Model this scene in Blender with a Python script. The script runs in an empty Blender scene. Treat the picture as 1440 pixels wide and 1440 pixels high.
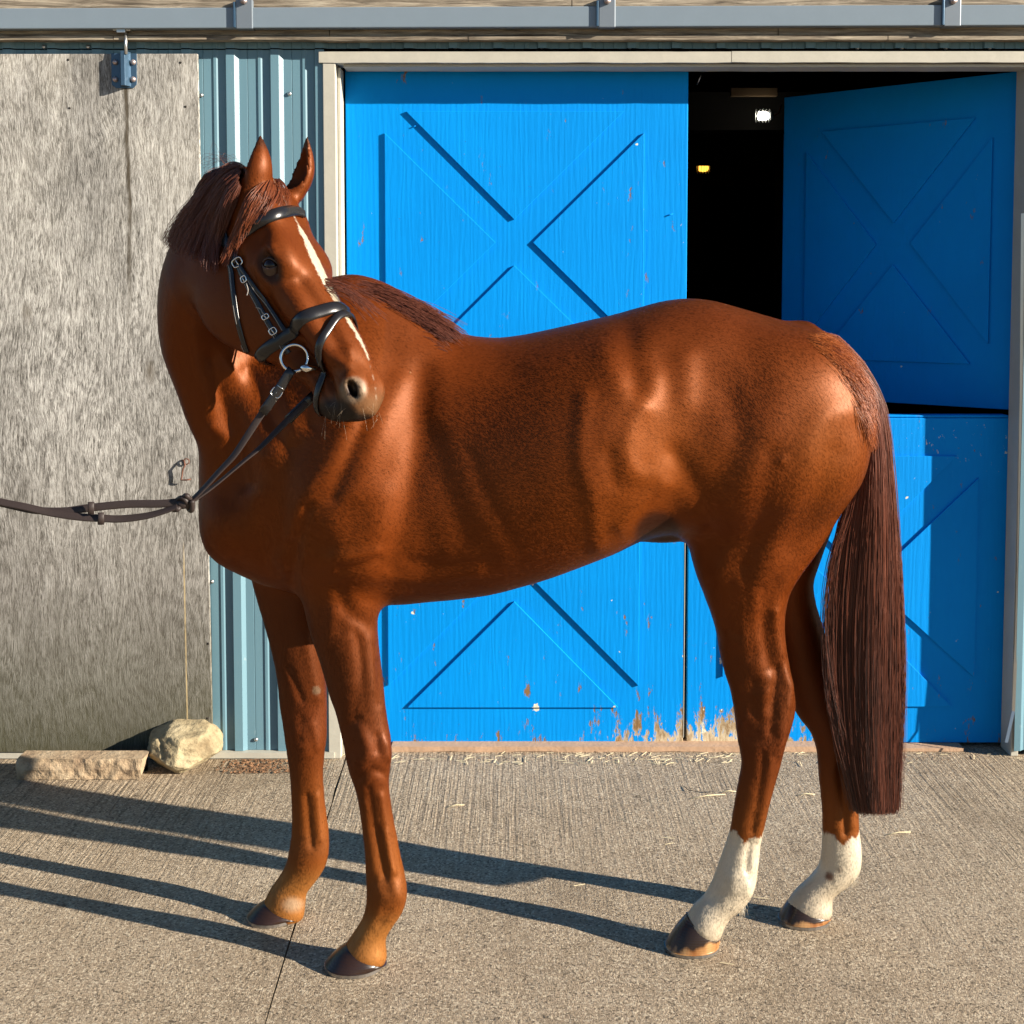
import bpy, bmesh, math, random
import numpy as np
from mathutils import Vector, Matrix, noise
from mathutils.bvhtree import BVHTree

S = bpy.context.scene
C = S.collection
random.seed(7)
RNG = np.random.RandomState(7)

# ------------------------------------------------------------------ camera, sky, sun, exposure
CAM_H, PITCH, FPX, CX, CY = 1.64, math.radians(3.5), 1800.0, 720.0, 522.0
cam_d = bpy.data.cameras.new('camera')
cam = bpy.data.objects.new('camera', cam_d); C.objects.link(cam)
cam.location = (0, 0, CAM_H)
cam.rotation_euler = (math.radians(90) - PITCH, 0, 0)
cam_d.sensor_width = 36; cam_d.lens = 36 * FPX / 1440
cam_d.shift_y = (CY - 720) / 1440
cam_d.clip_start = 0.05; cam_d.clip_end = 500
S.camera = cam

SUN = Vector((-1, 0.38, -0.375)).normalized()
w = bpy.data.worlds.new('World'); S.world = w; w.use_nodes = True
nt = w.node_tree; nt.nodes.clear()
sky = nt.nodes.new('ShaderNodeTexSky'); sky.sky_type = 'NISHITA'; sky.sun_disc = False
sky.sun_elevation = math.asin(-SUN.z); sky.sun_rotation = math.atan2(-SUN.x, -SUN.y)
sky.air_density = 1.0; sky.dust_density = 0.1; sky.ozone_density = 4.0
bg = nt.nodes.new('ShaderNodeBackground'); bg.inputs[1].default_value = 0.05
wo = nt.nodes.new('ShaderNodeOutputWorld')
nt.links.new(sky.outputs[0], bg.inputs[0]); nt.links.new(bg.outputs[0], wo.inputs[0])
sd = bpy.data.lights.new('sun', 'SUN'); sd.energy = 5.0; sd.angle = math.radians(0.5); sd.color = (1.0, 0.90, 0.76)
so = bpy.data.objects.new('sun', sd); C.objects.link(so); so.location = (6, -3, 5)
so.rotation_euler = SUN.to_track_quat('-Z', 'Y').to_euler()
S.view_settings.view_transform = 'Standard'; S.view_settings.look = 'None'
S.view_settings.exposure = 1.4; S.view_settings.gamma = 1.0; S.view_settings.use_curve_mapping = False
S.render.engine = 'CYCLES'
S.cycles.max_bounces = 6; S.cycles.caustics_reflective = False; S.cycles.caustics_refractive = False

# ------------------------------------------------------------------ where a point of the photo stands in the world
O3 = np.array([0, 0, CAM_H]); R3 = np.array([1., 0, 0])
F3 = np.array([0, math.cos(PITCH), -math.sin(PITCH)]); U3 = np.array([0, math.sin(PITCH), math.cos(PITCH)])
def ray(px, py): return F3 + R3 * ((px - CX) / FPX) - U3 * ((py - CY) / FPX)
def at(px, py, Y):
    d = ray(px, py); return O3 + d * (Y / d[1])
def gnd(px, py, z=0.0):
    d = ray(px, py); return O3 + d * ((z - CAM_H) / d[2])
def proj(P):
    v = np.asarray(P, float) - O3; z = v @ F3
    return CX + FPX * (v @ R3) / z, CY - FPX * (v @ U3) / z

# ------------------------------------------------------------------ object helpers
def world_m(o):
    m = o.matrix_basis.copy()
    return world_m(o.parent) @ o.matrix_parent_inverse @ m if o.parent else m
def link(o, parent=None):
    """links o; a parent keeps o's shape where it is in the world"""
    C.objects.link(o)
    if parent is not None:
        o.parent = parent; o.matrix_parent_inverse = world_m(parent).inverted()
    return o
def mesh_obj(name, verts, faces, mat, parent=None, smooth=False, bevel=0, seg=2):
    me = bpy.data.meshes.new(name); me.from_pydata([tuple(map(float, v)) for v in verts], [], faces); me.update()
    if mat: me.materials.append(mat)
    o = bpy.data.objects.new(name, me); link(o, parent)
    if smooth: me.polygons.foreach_set('use_smooth', [True] * len(me.polygons))
    if bevel:
        m = o.modifiers.new('bevel', 'BEVEL'); m.width = bevel; m.segments = seg; m.limit_method = 'ANGLE'; m.angle_limit = math.radians(35)
    return o
def tag(o, label=None, cat=None, group=None, kind=None):
    if label: o['label'] = label
    if cat: o['category'] = cat
    if group: o['group'] = group
    if kind: o['kind'] = kind
    return o
def empty(name, loc=(0, 0, 0)):
    o = bpy.data.objects.new(name, None); o.location = loc; o.empty_display_size = 0.1; link(o); return o
BOXF = [(0, 3, 2, 1), (4, 5, 6, 7), (0, 1, 5, 4), (1, 2, 6, 5), (2, 3, 7, 6), (3, 0, 4, 7)]
def boxv(x0, x1, y0, y1, z0, z1):
    return [(x0, y0, z0), (x1, y0, z0), (x1, y1, z0), (x0, y1, z0), (x0, y0, z1), (x1, y0, z1), (x1, y1, z1), (x0, y1, z1)]
def box(name, x0, x1, y0, y1, z0, z1, mat, parent=None, bevel=0.002, kind=None):
    o = mesh_obj(name, boxv(x0, x1, y0, y1, z0, z1), BOXF, mat, parent, bevel=bevel)
    if kind: o['kind'] = kind
    return o
def prism(name, poly, y_back, depth, mat, parent=None, bevel=0.0):
    """poly: front outline as (x, z) counter-clockwise seen from the camera; front face at y_back - depth."""
    n = len(poly); v = [(x, y_back - depth, z) for x, z in poly] + [(x, y_back, z) for x, z in poly]
    f = [tuple(range(n)), tuple(range(2 * n - 1, n - 1, -1))]
    f += [(i, i + n, (i + 1) % n + n, (i + 1) % n) for i in range(n)]
    o = mesh_obj(name, v, f, mat, parent, bevel=bevel)
    bm = bmesh.new(); bm.from_mesh(o.data); bmesh.ops.recalc_face_normals(bm, faces=bm.faces); bm.to_mesh(o.data); bm.free()
    return o
def pxpoly(pts, Y): return [(at(a, b, Y)[0], at(a, b, Y)[2]) for a, b in pts]
def tube_mesh(path, rad, seg=10, closed=False):
    P = [Vector(p) for p in path]; n = len(P); V = []; F = []
    rad = rad if hasattr(rad, '__len__') else [rad] * n
    up = None
    for i in range(n):
        t = (P[(i + 1) % n] - P[i - 1]) if closed else (P[min(i + 1, n - 1)] - P[max(i - 1, 0)])
        t.normalize()
        if up is None: up = t.orthogonal().normalized()
        up = (up - t * up.dot(t)).normalized(); s = t.cross(up)
        for k in range(seg):
            a = 2 * math.pi * k / seg; V.append(P[i] + (up * math.cos(a) + s * math.sin(a)) * rad[i])
    m = n if closed else n - 1
    for i in range(m):
        for k in range(seg):
            F.append((i * seg + k, i * seg + (k + 1) % seg, ((i + 1) % n) * seg + (k + 1) % seg, ((i + 1) % n) * seg + k))
    if not closed:
        F.append(tuple(range(seg - 1, -1, -1))); F.append(tuple((n - 1) * seg + k for k in range(seg)))
    return V, F
def tube(name, path, rad, mat, parent=None, seg=10, closed=False):
    v, f = tube_mesh(path, rad, seg, closed); return mesh_obj(name, v, f, mat, parent, smooth=True)
def catmull(pts, n):
    """resample rows of pts with a Catmull-Rom spline, n samples"""
    P = np.asarray(pts, float)
    if P.ndim == 1: P = P[:, None]
    m = len(P); t = np.linspace(0, m - 1, n); i = np.clip(t.astype(int), 0, m - 2); u = (t - i)[:, None]
    p0 = P[np.maximum(i - 1, 0)]; p1 = P[i]; p2 = P[i + 1]; p3 = P[np.minimum(i + 2, m - 1)]
    return 0.5 * (2 * p1 + (p2 - p0) * u + (2 * p0 - 5 * p1 + 4 * p2 - p3) * u**2 + (3 * p1 - p0 - 3 * p2 + p3) * u**3)

# ------------------------------------------------------------------ material helpers
class NB:
    def __init__(s, name):
        s.m = bpy.data.materials.new(name); s.m.use_nodes = True; s.t = s.m.node_tree; s.t.nodes.clear()
        s.out = s.t.nodes.new('ShaderNodeOutputMaterial'); s.b = s.t.nodes.new('ShaderNodeBsdfPrincipled')
        s.t.links.new(s.b.outputs[0], s.out.inputs[0])
        s.tc = s.t.nodes.new('ShaderNodeTexCoord'); s.P = s.tc.outputs['Object']
    def new(s, k): return s.t.nodes.new(k)
    def lk(s, a, b): s.t.links.new(a, b)
    def set(s, sock, v):
        if hasattr(v, 'is_output'): s.lk(v, sock)
        elif isinstance(v, tuple) and len(v) == 3 and sock.type == 'RGBA': sock.default_value = (*v, 1)
        else: sock.default_value = v
    def p(s, **k):
        for a, v in k.items(): s.set(s.b.inputs[{'color': 'Base Color', 'rough': 'Roughness', 'metal': 'Metallic', 'normal': 'Normal', 'sheen': 'Sheen Weight', 'spec': 'Specular IOR Level', 'coat': 'Coat Weight', 'aniso': 'Anisotropic', 'sheen_r': 'Sheen Roughness', 'sheen_t': 'Sheen Tint', 'emc': 'Emission Color', 'ems': 'Emission Strength', 'trans': 'Transmission Weight', 'coatr': 'Coat Roughness'}[a]], v)
        return s
    def scale(s, v, sc, loc=(0, 0, 0), rot=(0, 0, 0)):
        n = s.new('ShaderNodeMapping'); s.lk(v, n.inputs[0]); n.inputs['Scale'].default_value = sc; n.inputs['Location'].default_value = loc; n.inputs['Rotation'].default_value = rot; return n.outputs[0]
    def noise(s, v, scale, detail=4, rough=0.55, dist=0.0):
        n = s.new('ShaderNodeTexNoise'); s.lk(v, n.inputs['Vector']); n.inputs['Scale'].default_value = scale; n.inputs['Detail'].default_value = detail
        n.inputs['Roughness'].default_value = rough; n.inputs['Distortion'].default_value = dist; return n.outputs[0]
    def voro(s, v, scale, feat='F1', out='Distance'):
        n = s.new('ShaderNodeTexVoronoi'); n.feature = feat; s.lk(v, n.inputs['Vector']); n.inputs['Scale'].default_value = scale; return n.outputs[out]
    def wave(s, v, scale, dist=2, detail=2, dscale=1, direc='X', prof='SIN'):
        n = s.new('ShaderNodeTexWave'); n.bands_direction = direc; n.wave_profile = prof; s.lk(v, n.inputs['Vector']); n.inputs['Scale'].default_value = scale
        n.inputs['Distortion'].default_value = dist; n.inputs['Detail'].default_value = detail; n.inputs['Detail Scale'].default_value = dscale; return n.outputs[1]
    def rng(s, v, a, b, c=0.0, d=1.0, smooth=False):
        n = s.new('ShaderNodeMapRange'); s.set(n.inputs[0], v); n.clamp = True
        if smooth: n.interpolation_type = 'SMOOTHSTEP'
        for i, q in enumerate((a, b, c, d)): s.set(n.inputs[i + 1], q)
        return n.outputs[0]
    def math(s, op, a, b=0.0, clamp=False):
        n = s.new('ShaderNodeMath'); n.operation = op; n.use_clamp = clamp; s.set(n.inputs[0], a); s.set(n.inputs[1], b); return n.outputs[0]
    def mix(s, f, a, b, mode='MIX'):
        n = s.new('ShaderNodeMix'); n.data_type = 'RGBA'; n.blend_type = mode; s.set(n.inputs[0], f); s.set(n.inputs[6], a); s.set(n.inputs[7], b); return n.outputs[2]
    def ramp(s, f, stops):
        n = s.new('ShaderNodeValToRGB'); s.lk(f, n.inputs[0]); e = n.color_ramp.elements
        while len(e) < len(stops): e.new(0.5)
        for q, (p_, c_) in zip(e, stops): q.position = p_; q.color = (*c_, 1) if len(c_) == 3 else c_
        return n.outputs[0]
    def xyz(s, v):
        n = s.new('ShaderNodeSeparateXYZ'); s.lk(v, n.inputs[0]); return n.outputs
    def bump(s, h, strength=0.5, dist=0.01, nrm=None):
        n = s.new('ShaderNodeBump'); s.lk(h, n.inputs['Height']); n.inputs['Strength'].default_value = strength; n.inputs['Distance'].default_value = dist
        if nrm: s.lk(nrm, n.inputs['Normal'])
        return n.outputs[0]
    def attr(s, name):
        n = s.new('ShaderNodeAttribute'); n.attribute_name = name; return n
def simple(name, color, rough=0.6, metal=0.0, bump=None, var=0.25, **k):
    n = NB(name); f = n.noise(n.P, 14, 4); f2 = n.noise(n.P, 130, 2)
    dark = tuple(c * (1 - var) for c in color); lite = tuple(min(1, c * (1 + var)) for c in color)
    n.p(color=n.mix(n.math('ADD', n.math('MULTIPLY', f, .7), n.math('MULTIPLY', f2, .3)), dark, lite), rough=rough, metal=metal, **k)
    if bump: n.p(normal=n.bump(n.noise(n.P, bump[0], 3), bump[1], bump[2]))
    return n.m

# ------------------------------------------------------------------ materials of the place
def mat_concrete():
    n = NB('broomed_concrete'); P = n.P
    big = n.noise(P, 1.1, 5, .6); med = n.noise(P, 11, 4, .65); fine = n.noise(P, 120, 3, .75); agg = n.voro(P, 190, out='Color')
    c = n.ramp(n.math('ADD', n.math('MULTIPLY', big, .5), n.math('MULTIPLY', med, .5)), [(.32, (.29, .22, .145)), (.5, (.375, .292, .20)), (.70, (.45, .365, .262))])
    c = n.mix(n.rng(fine, .36, .58, .62, 0), c, (.15, .115, .078))
    lum = n.xyz(agg)[0]
    c = n.mix(n.rng(lum, .74, .90, 0, .6), c, (.62, .52, .38))
    c = n.mix(n.rng(lum, .17, .06, 0, .7), c, (.07, .055, .04))
    st = n.noise(n.scale(P, (1, .5, 1), rot=(0, 0, .5)), 2.3, 5, .65)
    c = n.mix(n.rng(st, .52, .72, 0, .5), c, (.13, .095, .06)); sp = n.noise(P, 16, 3, .6); c = n.mix(n.rng(sp, .66, .72, 0, .6), c, (.05, .038, .026))
    # drawn broom lines: long thin streaks, strongest near the wall on the left
    x, y, z = n.xyz(P)
    sl_ = n.noise(n.scale(P, (75, 2.2, 1), rot=(0, 0, math.radians(-38))), 1, 3, .6)
    sr_ = n.noise(n.scale(P, (75, 2.2, 1), rot=(0, 0, math.radians(6))), 1, 3, .6)
    left = n.rng(x, -1.0, -.55, 1, 0); mixv = n.math('ADD', n.math('MULTIPLY', sl_, left), n.math('MULTIPLY', sr_, n.math('SUBTRACT', 1.0, left)))
    k = n.math('MULTIPLY', n.math('MULTIPLY', n.rng(y, 2.9, 4.2, .08, 1), n.rng(x, -.8, .2, 1, .62)), n.rng(n.noise(P, 1.7, 3), .3, .65, .25, 1))
    c = n.mix(n.math('MULTIPLY', n.rng(mixv, .47, .36), n.math('MULTIPLY', k, .75)), c, (.13, .10, .07))
    h = n.math('ADD', n.math('MULTIPLY', n.math('MULTIPLY', mixv, k), 3.6), n.math('ADD', n.math('MULTIPLY', fine, 1.2), n.math('MULTIPLY', n.noise(P, 330, 2, .6), .7)))
    h = n.math('ADD', h, n.math('MULTIPLY', med, .9))
    n.p(color=c, rough=.92, spec=.2, normal=n.bump(h, .9, .0060)); return n.m
def mat_blue():
    n = NB('blue_door_paint'); P = n.P; x, y, z = n.xyz(P)
    g = n.noise(n.scale(P, (95, 20, 7)), 1, 5, .65, .4); cath = n.wave(n.scale(P, (1, .2, .12)), 16, 9, 4, 1.2)
    c = n.mix(n.rng(n.noise(P, 2.6, 4), .3, .7), (.0, .215, .63), (.0, .245, .70))
    c = n.mix(n.rng(g, .55, .8, 0, .3), c, (.0, .21, .62))
    wearn = n.noise(n.scale(P, (26, 10, 9)), 1, 6, .72); spots = n.noise(n.scale(P, (17, 10, 13)), 1, 3, .6)
    cx_ = n.rng(n.math('ABSOLUTE', n.math('SUBTRACT', x, .70)), .0, .55, 1, .25); low = n.math('MULTIPLY', n.rng(z, .0, .17, .27, 0), cx_); mid = n.math('MULTIPLY', n.rng(z, .0, .55, .08, 0), cx_)
    m1 = n.rng(n.math('ADD', wearn, n.math('ADD', low, mid)), .66, .70)
    band = n.math('MULTIPLY', n.rng(n.math('ABSOLUTE', n.math('SUBTRACT', z, 1.10)), .02, .20, 1, 0), n.rng(x, .72, .85)); scr = n.noise(n.scale(P, (60, 20, 34)), 1, 5, .75)
    m2 = n.rng(n.math('ADD', spots, n.math('MULTIPLY', mid, .9)), .745, .755); m2 = n.math('MAXIMUM', m2, n.rng(n.math('ADD', scr, n.math('MULTIPLY', band, .075)), .715, .73))
    wood = n.mix(n.rng(wearn, .42, .62), (.60, .52, .36), (.20, .12, .055))
    c = n.mix(m1, c, wood); c = n.mix(m2, c, (.62, .60, .48))
    h = n.math('ADD', n.math('MULTIPLY', g, 1.0), n.math('MULTIPLY', cath, .25)); h = n.math('SUBTRACT', h, n.math('MULTIPLY', m1, .9))
    n.p(color=c, rough=.6, spec=.08, normal=n.bump(h, .42, .0020)); return n.m
def mat_plywood():
    n = NB('weathered_plywood'); P = n.P; x, y, z = n.xyz(P)
    cont = n.noise(n.scale(P, (3.4, 1, 1.15)), 1, 2.5, .5, .3)                    # rotary cut veneer: the figure follows contour lines
    fig = n.math('SINE', n.math('ADD', n.math('MULTIPLY', cont, 150.0), n.math('MULTIPLY', x, 60.0)))
    v = n.new('ShaderNodeVectorMath'); v.operation = 'ADD'; n.lk(P, v.inputs[0])
    cmb = n.new('ShaderNodeCombineXYZ'); n.lk(n.math('MULTIPLY', cont, .17), cmb.inputs[0]); n.lk(cmb.outputs[0], v.inputs[1])
    g1 = n.noise(n.scale(v.outputs[0], (400, 60, 42)), 1, 4, .75, .8)
    g2 = n.noise(n.scale(v.outputs[0], (120, 20, 15)), 1, 4, .65, 1.6)
    blot = n.noise(n.scale(P, (3.2, 2, 1.5)), 1, 4, .6); patch = n.noise(n.scale(P, (9, 2, 6)), 1, 4, .65)
    g = n.math('ADD', n.math('MULTIPLY', g1, .60), n.math('MULTIPLY', g2, .40)); g = n.math('ADD', g, n.math('MULTIPLY', fig, .020))
    c = n.ramp(g, [(.37, (.050, .046, .040)), (.46, (.19, .180, .163)), (.53, (.40, .385, .355)), (.63, (.62, .60, .56))])
    c = n.mix(n.rng(blot, .42, .66, 0, .55), c, n.mix(.8, c, (.085, .078, .068)))
    c = n.mix(n.rng(patch, .56, .70, 0, .45), c, n.mix(.8, c, (.06, .055, .048)))
    kn = n.voro(n.scale(P, (2.6, 1, 1.1)), 1.6); c = n.mix(n.rng(kn, .10, .03, 0, .65), c, (.10, .08, .055))
    c = n.mix(n.rng(z, .62, 1.15, .42, 0), c, (.115, .10, .082))
    c = n.mix(n.math('MULTIPLY', n.rng(n.math('ADD', z, n.math('MULTIPLY', blot, .35)), .80, .15), .88), c, (.052, .050, .022))
    c = n.mix(n.math('MULTIPLY', n.rng(z, 1.4, 2.4, 0, .35), n.rng(blot, .6, .35)), c, (.56, .52, .44))
    dxs = n.math('ABSOLUTE', n.math('SUBTRACT', n.math('SUBTRACT', x, at(263, 960, 4.41)[0]), n.math('MULTIPLY', z, -.006)))
    c = n.mix(n.math('MULTIPLY', n.math('MULTIPLY', n.rng(dxs, .0035, .001), n.rng(z, .78, .70)), n.rng(g2, .3, .6, .3, 1)), c, (.50, .38, .20))
    # rust run below the hanger
    dx = n.math('ABSOLUTE', n.math('SUBTRACT', n.math('SUBTRACT', x, HANG_X), n.math('MULTIPLY', n.math('SUBTRACT', n.noise(n.scale(P, (1, 1, 5)), 1, 2), .5), .03)))
    run = n.math('MULTIPLY', n.rng(dx, .011, .004), n.math('MULTIPLY', n.rng(z, 1.45, 1.9), n.rng(n.noise(n.scale(P, (60, 1, 8)), 1, 3), .3, .55, .25, .9)))
    c = n.mix(run, c, (.055, .042, .025))
    n.p(color=c, rough=.85, spec=.15, normal=n.bump(g, .75, .0036)); return n.m
def mat_siding():
    n = NB('painted_corrugated_steel'); f = n.noise(n.scale(n.P, (6, 6, .8)), 1, 4)
    c = n.mix(f, (.105, .205, .255), (.13, .24, .295))
    c = n.mix(n.rng(n.noise(n.scale(n.P, (40, 10, 14)), 1, 4, .7), .66, .78, 0, .5), c, (.30, .36, .37))
    n.p(color=c, rough=.42, spec=.45, normal=n.bump(n.noise(n.scale(n.P, (9, 4, 1.2)), 1, 2), .25, .004)); return n.m
HANG_X = at(177, 120, 4.41)[0]
M = {}
M['concrete'] = mat_concrete(); M['blue'] = mat_blue(); M['ply'] = mat_plywood(); M['siding'] = mat_siding()
M['white_trim'] = simple('white_painted_trim', (.42, .40, .335), .6, bump=(30, .3, .002), var=.18)
M['track'] = simple('grey_track_steel', (.17, .215, .255), .38, 0, var=.08, bump=(3, .2, .004))
M['bracket'] = simple('galvanised_bracket', (.17, .20, .23), .45, .3, var=.1)
M['galv'] = simple('bright_zinc', (.55, .55, .53), .32, .9, var=.1)
M['hanger'] = simple('hanger_navy_steel', (.05, .10, .16), .35, .4, var=.2)
M['bolt'] = simple('bolt_rusty_zinc', (.40, .33, .32), .4, .7, var=.4)
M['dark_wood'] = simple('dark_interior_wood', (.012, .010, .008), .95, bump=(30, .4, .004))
M['tan_wood'] = simple('tan_sill_timber', (.42, .27, .17), .85, bump=(60, .5, .004))
M['rust'] = simple('rusty_iron', (.16, .07, .045), .6, .5, var=.4)
M['dark_gap'] = simple('dark_gap_dirt', (.03, .025, .02), .95)
M['glow_wood'] = simple('brown_glow_plank', (.16, .10, .05), .9)  # wood of the planks added to catch lamp glow
M['straw'] = simple('dry_straw', (.62, .52, .32), .8)
M['leaf'] = simple('dry_leaf_litter', (.22, .11, .05), .85, var=.6)
def mat_board():
    n = NB('grey_weathered_board'); g = n.noise(n.scale(n.P, (5, 30, 75)), 1, 5, .7, .5)
    c = n.ramp(g, [(.32, (.06, .045, .03)), (.5, (.22, .18, .13)), (.68, (.42, .36, .27))])
    n.p(color=c, rough=.85, normal=n.bump(g, .8, .006)); return n.m
M['board'] = mat_board()

# ------------------------------------------------------------------ ground
YD, YS, YJ, YP, YT = 4.543, 4.443, 4.42, 4.41, 4.36      # door face, siding, trim front, sliding door, track front
base = mesh_obj('ground', [(-60, -40, -.06), (60, -40, -.06), (60, 60, -.06), (-60, 60, -.06)], [(0, 1, 2, 3)], M['concrete']); tag(base, kind='structure')
# the yard: cast concrete bays with an open joint between them
J0, J1 = gnd(487, 1062), gnd(372, 1440)
def joint(side, n=90):
    pts = []
    for i in range(n + 1):
        t = -0.08 + i / n * 6.0
        p = Vector(J0) + (Vector(J1) - Vector(J0)) * t
        wob = .006 * noise.noise(Vector((t * 9, 3, 0))) + .004 * noise.noise(Vector((t * 34, side * 5, 1)))
        pts.append((p.x + wob + side * (.0022 + .0018 * abs(noise.noise(Vector((t * 20, 9, side))))), p.y))
    return pts
def slab(name, line, far_x):
    line = [(line[0][0], 4.60)] + [p for p in line if p[1] < 4.6]
    v = []; f = []
    for x, y in line: v += [(x, y, 0), (x, y, -.05), (far_x, y, 0)]
    for i in range(len(line) - 1):
        a, b = 3 * i, 3 * i + 3
        q = [(a, b, b + 2, a + 2), (a + 1, b + 1, b, a)]
        f += q
    o = mesh_obj(name, v, f, M['concrete'])
    bm = bmesh.new(); bm.from_mesh(o.data); bmesh.ops.recalc_face_normals(bm, faces=bm.faces)
    up = max(bm.faces, key=lambda q: q.calc_area())
    if up.normal.z < 0: bmesh.ops.reverse_faces(bm, faces=bm.faces)
    bm.to_mesh(o.data); bm.free()
    return tag(o, kind='structure')
slab('concrete_yard', joint(-1), -30); slab('concrete_yard', joint(1), 30)

# ------------------------------------------------------------------ barn
barn = empty('barn', (0, YD, 0))
tag(barn, 'barn wall of blue grey corrugated steel with white door frame and blue doors', 'barn')
def zz(py, Y=YD): return at(720, py, Y)[2]
def xx(px, Y=YD): return at(px, 600, Y)[0]

PITCHX = 0.1525; RIB0 = xx(324, YS)
PROF = [(0, 0), (.004, .012), (.032, .012), (.046, 0), (.0735, 0), (.075, -.002), (.0765, 0), (.108, 0), (.112, .0035), (.121, .0035), (.127, 0)]
def siding(name, x0, x1, z0, z1, cut=None):
    k0 = math.floor((x0 - RIB0) / PITCHX); full = []
    k = k0
    while RIB0 + k * PITCHX < x1 + PITCHX:
        for dx, h in PROF:
            x = RIB0 + k * PITCHX + dx
            full.append((x, h))
        k += 1
    fx, fh = [q[0] for q in full], [q[1] for q in full]
    pts = [(x0, YS - np.interp(x0, fx, fh))] + [(x, YS - h) for x, h in full if x0 < x < x1] + [(x1, YS - np.interp(x1, fx, fh))]
    nz = 6; v = []; f = []
    for j in range(nz + 1):
        z = z0 + (z1 - z0) * j / nz
        for x, y in pts: v.append((x, y + .0012 * noise.noise(Vector((x * 5, z * 2, 0))), z))
    n = len(pts)
    for j in range(nz):
        for i in range(n - 1): f.append((j * n + i, j * n + i + 1, (j + 1) * n + i + 1, (j + 1) * n + i))
    o = mesh_obj(name, v, f, M['siding'], barn)
    m = o.modifiers.new('sheet', 'SOLIDIFY'); m.thickness = .0008; m.offset = -1
    return o
XL = xx(457, YS) + .006; XR = xx(1436, YS) + .004
for a, b in ((-3.6, -1.94), (-1.94, -.99), (-.99, XL + .003)):
    siding('siding_panel', a - .0008, b + .0008, .025, zz(72, YS) + .004)
for a, b in ((-3.6, -1.94), (-1.94, -.99), (-.99, -.04), (-.04, .88), (.88, 1.79), (1.79, 3.6)):
    siding('siding_panel', a - .0008, b + .0008, zz(71, YS) + .006, 3.1)
siding('siding_panel', XR - .006, 3.6, .025, zz(72, YS) + .004)
# screws on the siding
for px_, py_ in ((283, 134), (407, 132), (360, 1040), (385, 540), (298, 818), (62, 66), (124, 66), (640, 66), (762, 66), (886, 66), (1206, 67), (1268, 67), (1330, 67), (1392, 67)):
    p = at(px_, py_, YS - .002)
    tube('screw', [(p[0], YS + .002, p[2]), (p[0], YS - .004, p[2]), (p[0], YS - .007, p[2])], [.0075, .0075, .004], M['galv'], barn, 8)

# fascia boards, lip and track above
def rough_board(name, x0, x1, yf, yb, z0, z1, amp=.004, mat=None):
    n = int((x1 - x0) / .03); v = []; f = []
    for i in range(n + 1):
        x = x0 + (x1 - x0) * i / n
        a = amp * noise.noise(Vector((x * 6, z0 * 7, 0))) + amp * .6 * noise.noise(Vector((x * 25, z0, 3)))
        b = amp * .6 * noise.noise(Vector((x * 11, z1 * 3, 5)))
        v += [(x, yf + b, z0 + a), (x, yb, z0 + a), (x, yb, z1), (x, yf + b, z1)]
    for i in range(n):
        q = 4 * i
        for k in range(4): f.append((q + k, q + (k + 1) % 4, q + 4 + (k + 1) % 4, q + 4 + k))
    f += [(3, 2, 1, 0), (4 * n, 4 * n + 1, 4 * n + 2, 4 * n + 3)]
    o = mesh_obj(name, v, f, mat or M['board'], barn)
    bm = bmesh.new(); bm.from_mesh(o.data); bmesh.ops.recalc_face_normals(bm, faces=bm.faces); bm.to_mesh(o.data); bm.free()
    return o
for a, b in ((-3.6, -.62), (-.617, .9), (.903, 3.6)):
    rough_board('header_board', a, b, 4.398, YS - .013, zz(49.5, 4.39), zz(30, 4.39))
for a, b in ((-3.6, -1.35), (-1.347, -.15), (-.147, 1.27), (1.273, 3.6)):
    rough_board('header_batten', a, b, 4.388, YS - .013, zz(56, 4.388), zz(50, 4.388) - .001, .0025)
for a, b in ((-3.6, .2), (.203, 3.6)):
    rough_board('fascia_board', a, b, 4.375, YS - .013, zz(30, 4.38) + .002, 2.95)
tr = box('door_track', -3.6, 3.6, YT, YT + .045, zz(38, YT), zz(9, YT), M['track'], barn, .003)
me = tr.data
for v in me.vertices: v.co.z += (v.co.x) * .0035           # the track climbs slightly to the right
for px_ in (351, 851, 1327):
    x = xx(px_, YT); dz = x * .0035
    b = box('track_bracket', x - .0285, x + .0285, YT - .005, YT + .05, zz(38.5, YT) + dz - .002, zz(-2, YT) + dz, M['bracket'], tr, .003)
    box('bracket_rib', x - .036, x - .029, YT - .010, YT, zz(38, YT) + dz, zz(2, YT) + dz, M['hanger'], b, .001)
    tube('bracket_bolt', [(x, YT - .006, zz(2, YT)), (x, YT - .016, zz(2, YT))], .012, M['bolt'], b, 6)

# white door frame
for a, b, dz in ((xx(453, YJ), xx(1023, YJ), 0), (xx(1023, YJ) + .002, 2.1, .001)):
    rough_board('lintel', a, b, YJ, YD - .02, zz(88, YJ) + dz, zz(72.5, YJ) + dz, .0015, M['white_trim'])
rough_board('lintel_soffit', xx(486, YJ), 1.98, YJ + .02, YD - .012, zz(91, YJ) - .004, zz(88, YJ) - .002, .001, M['white_trim'])
box('door_jamb', xx(458, YJ), xx(475.5, YJ), YJ + .003, YD, -.0, zz(88.5, YJ), M['white_trim'], barn, .002)
box('jamb_stop', xx(475.5, YJ) + .001, xx(487, YD) + .0, YJ + .045, YD - .002, 0, zz(91.5, YJ), M['white_trim'], barn, .002)
jr = box('door_jamb', xx(1428, YD), xx(1437, YJ), YJ + .028, YD, 0.0, zz(91.5, YJ), M['white_trim'], barn, .002); tag(jr, 'thin right door jamb with peeling metal edge')
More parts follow.
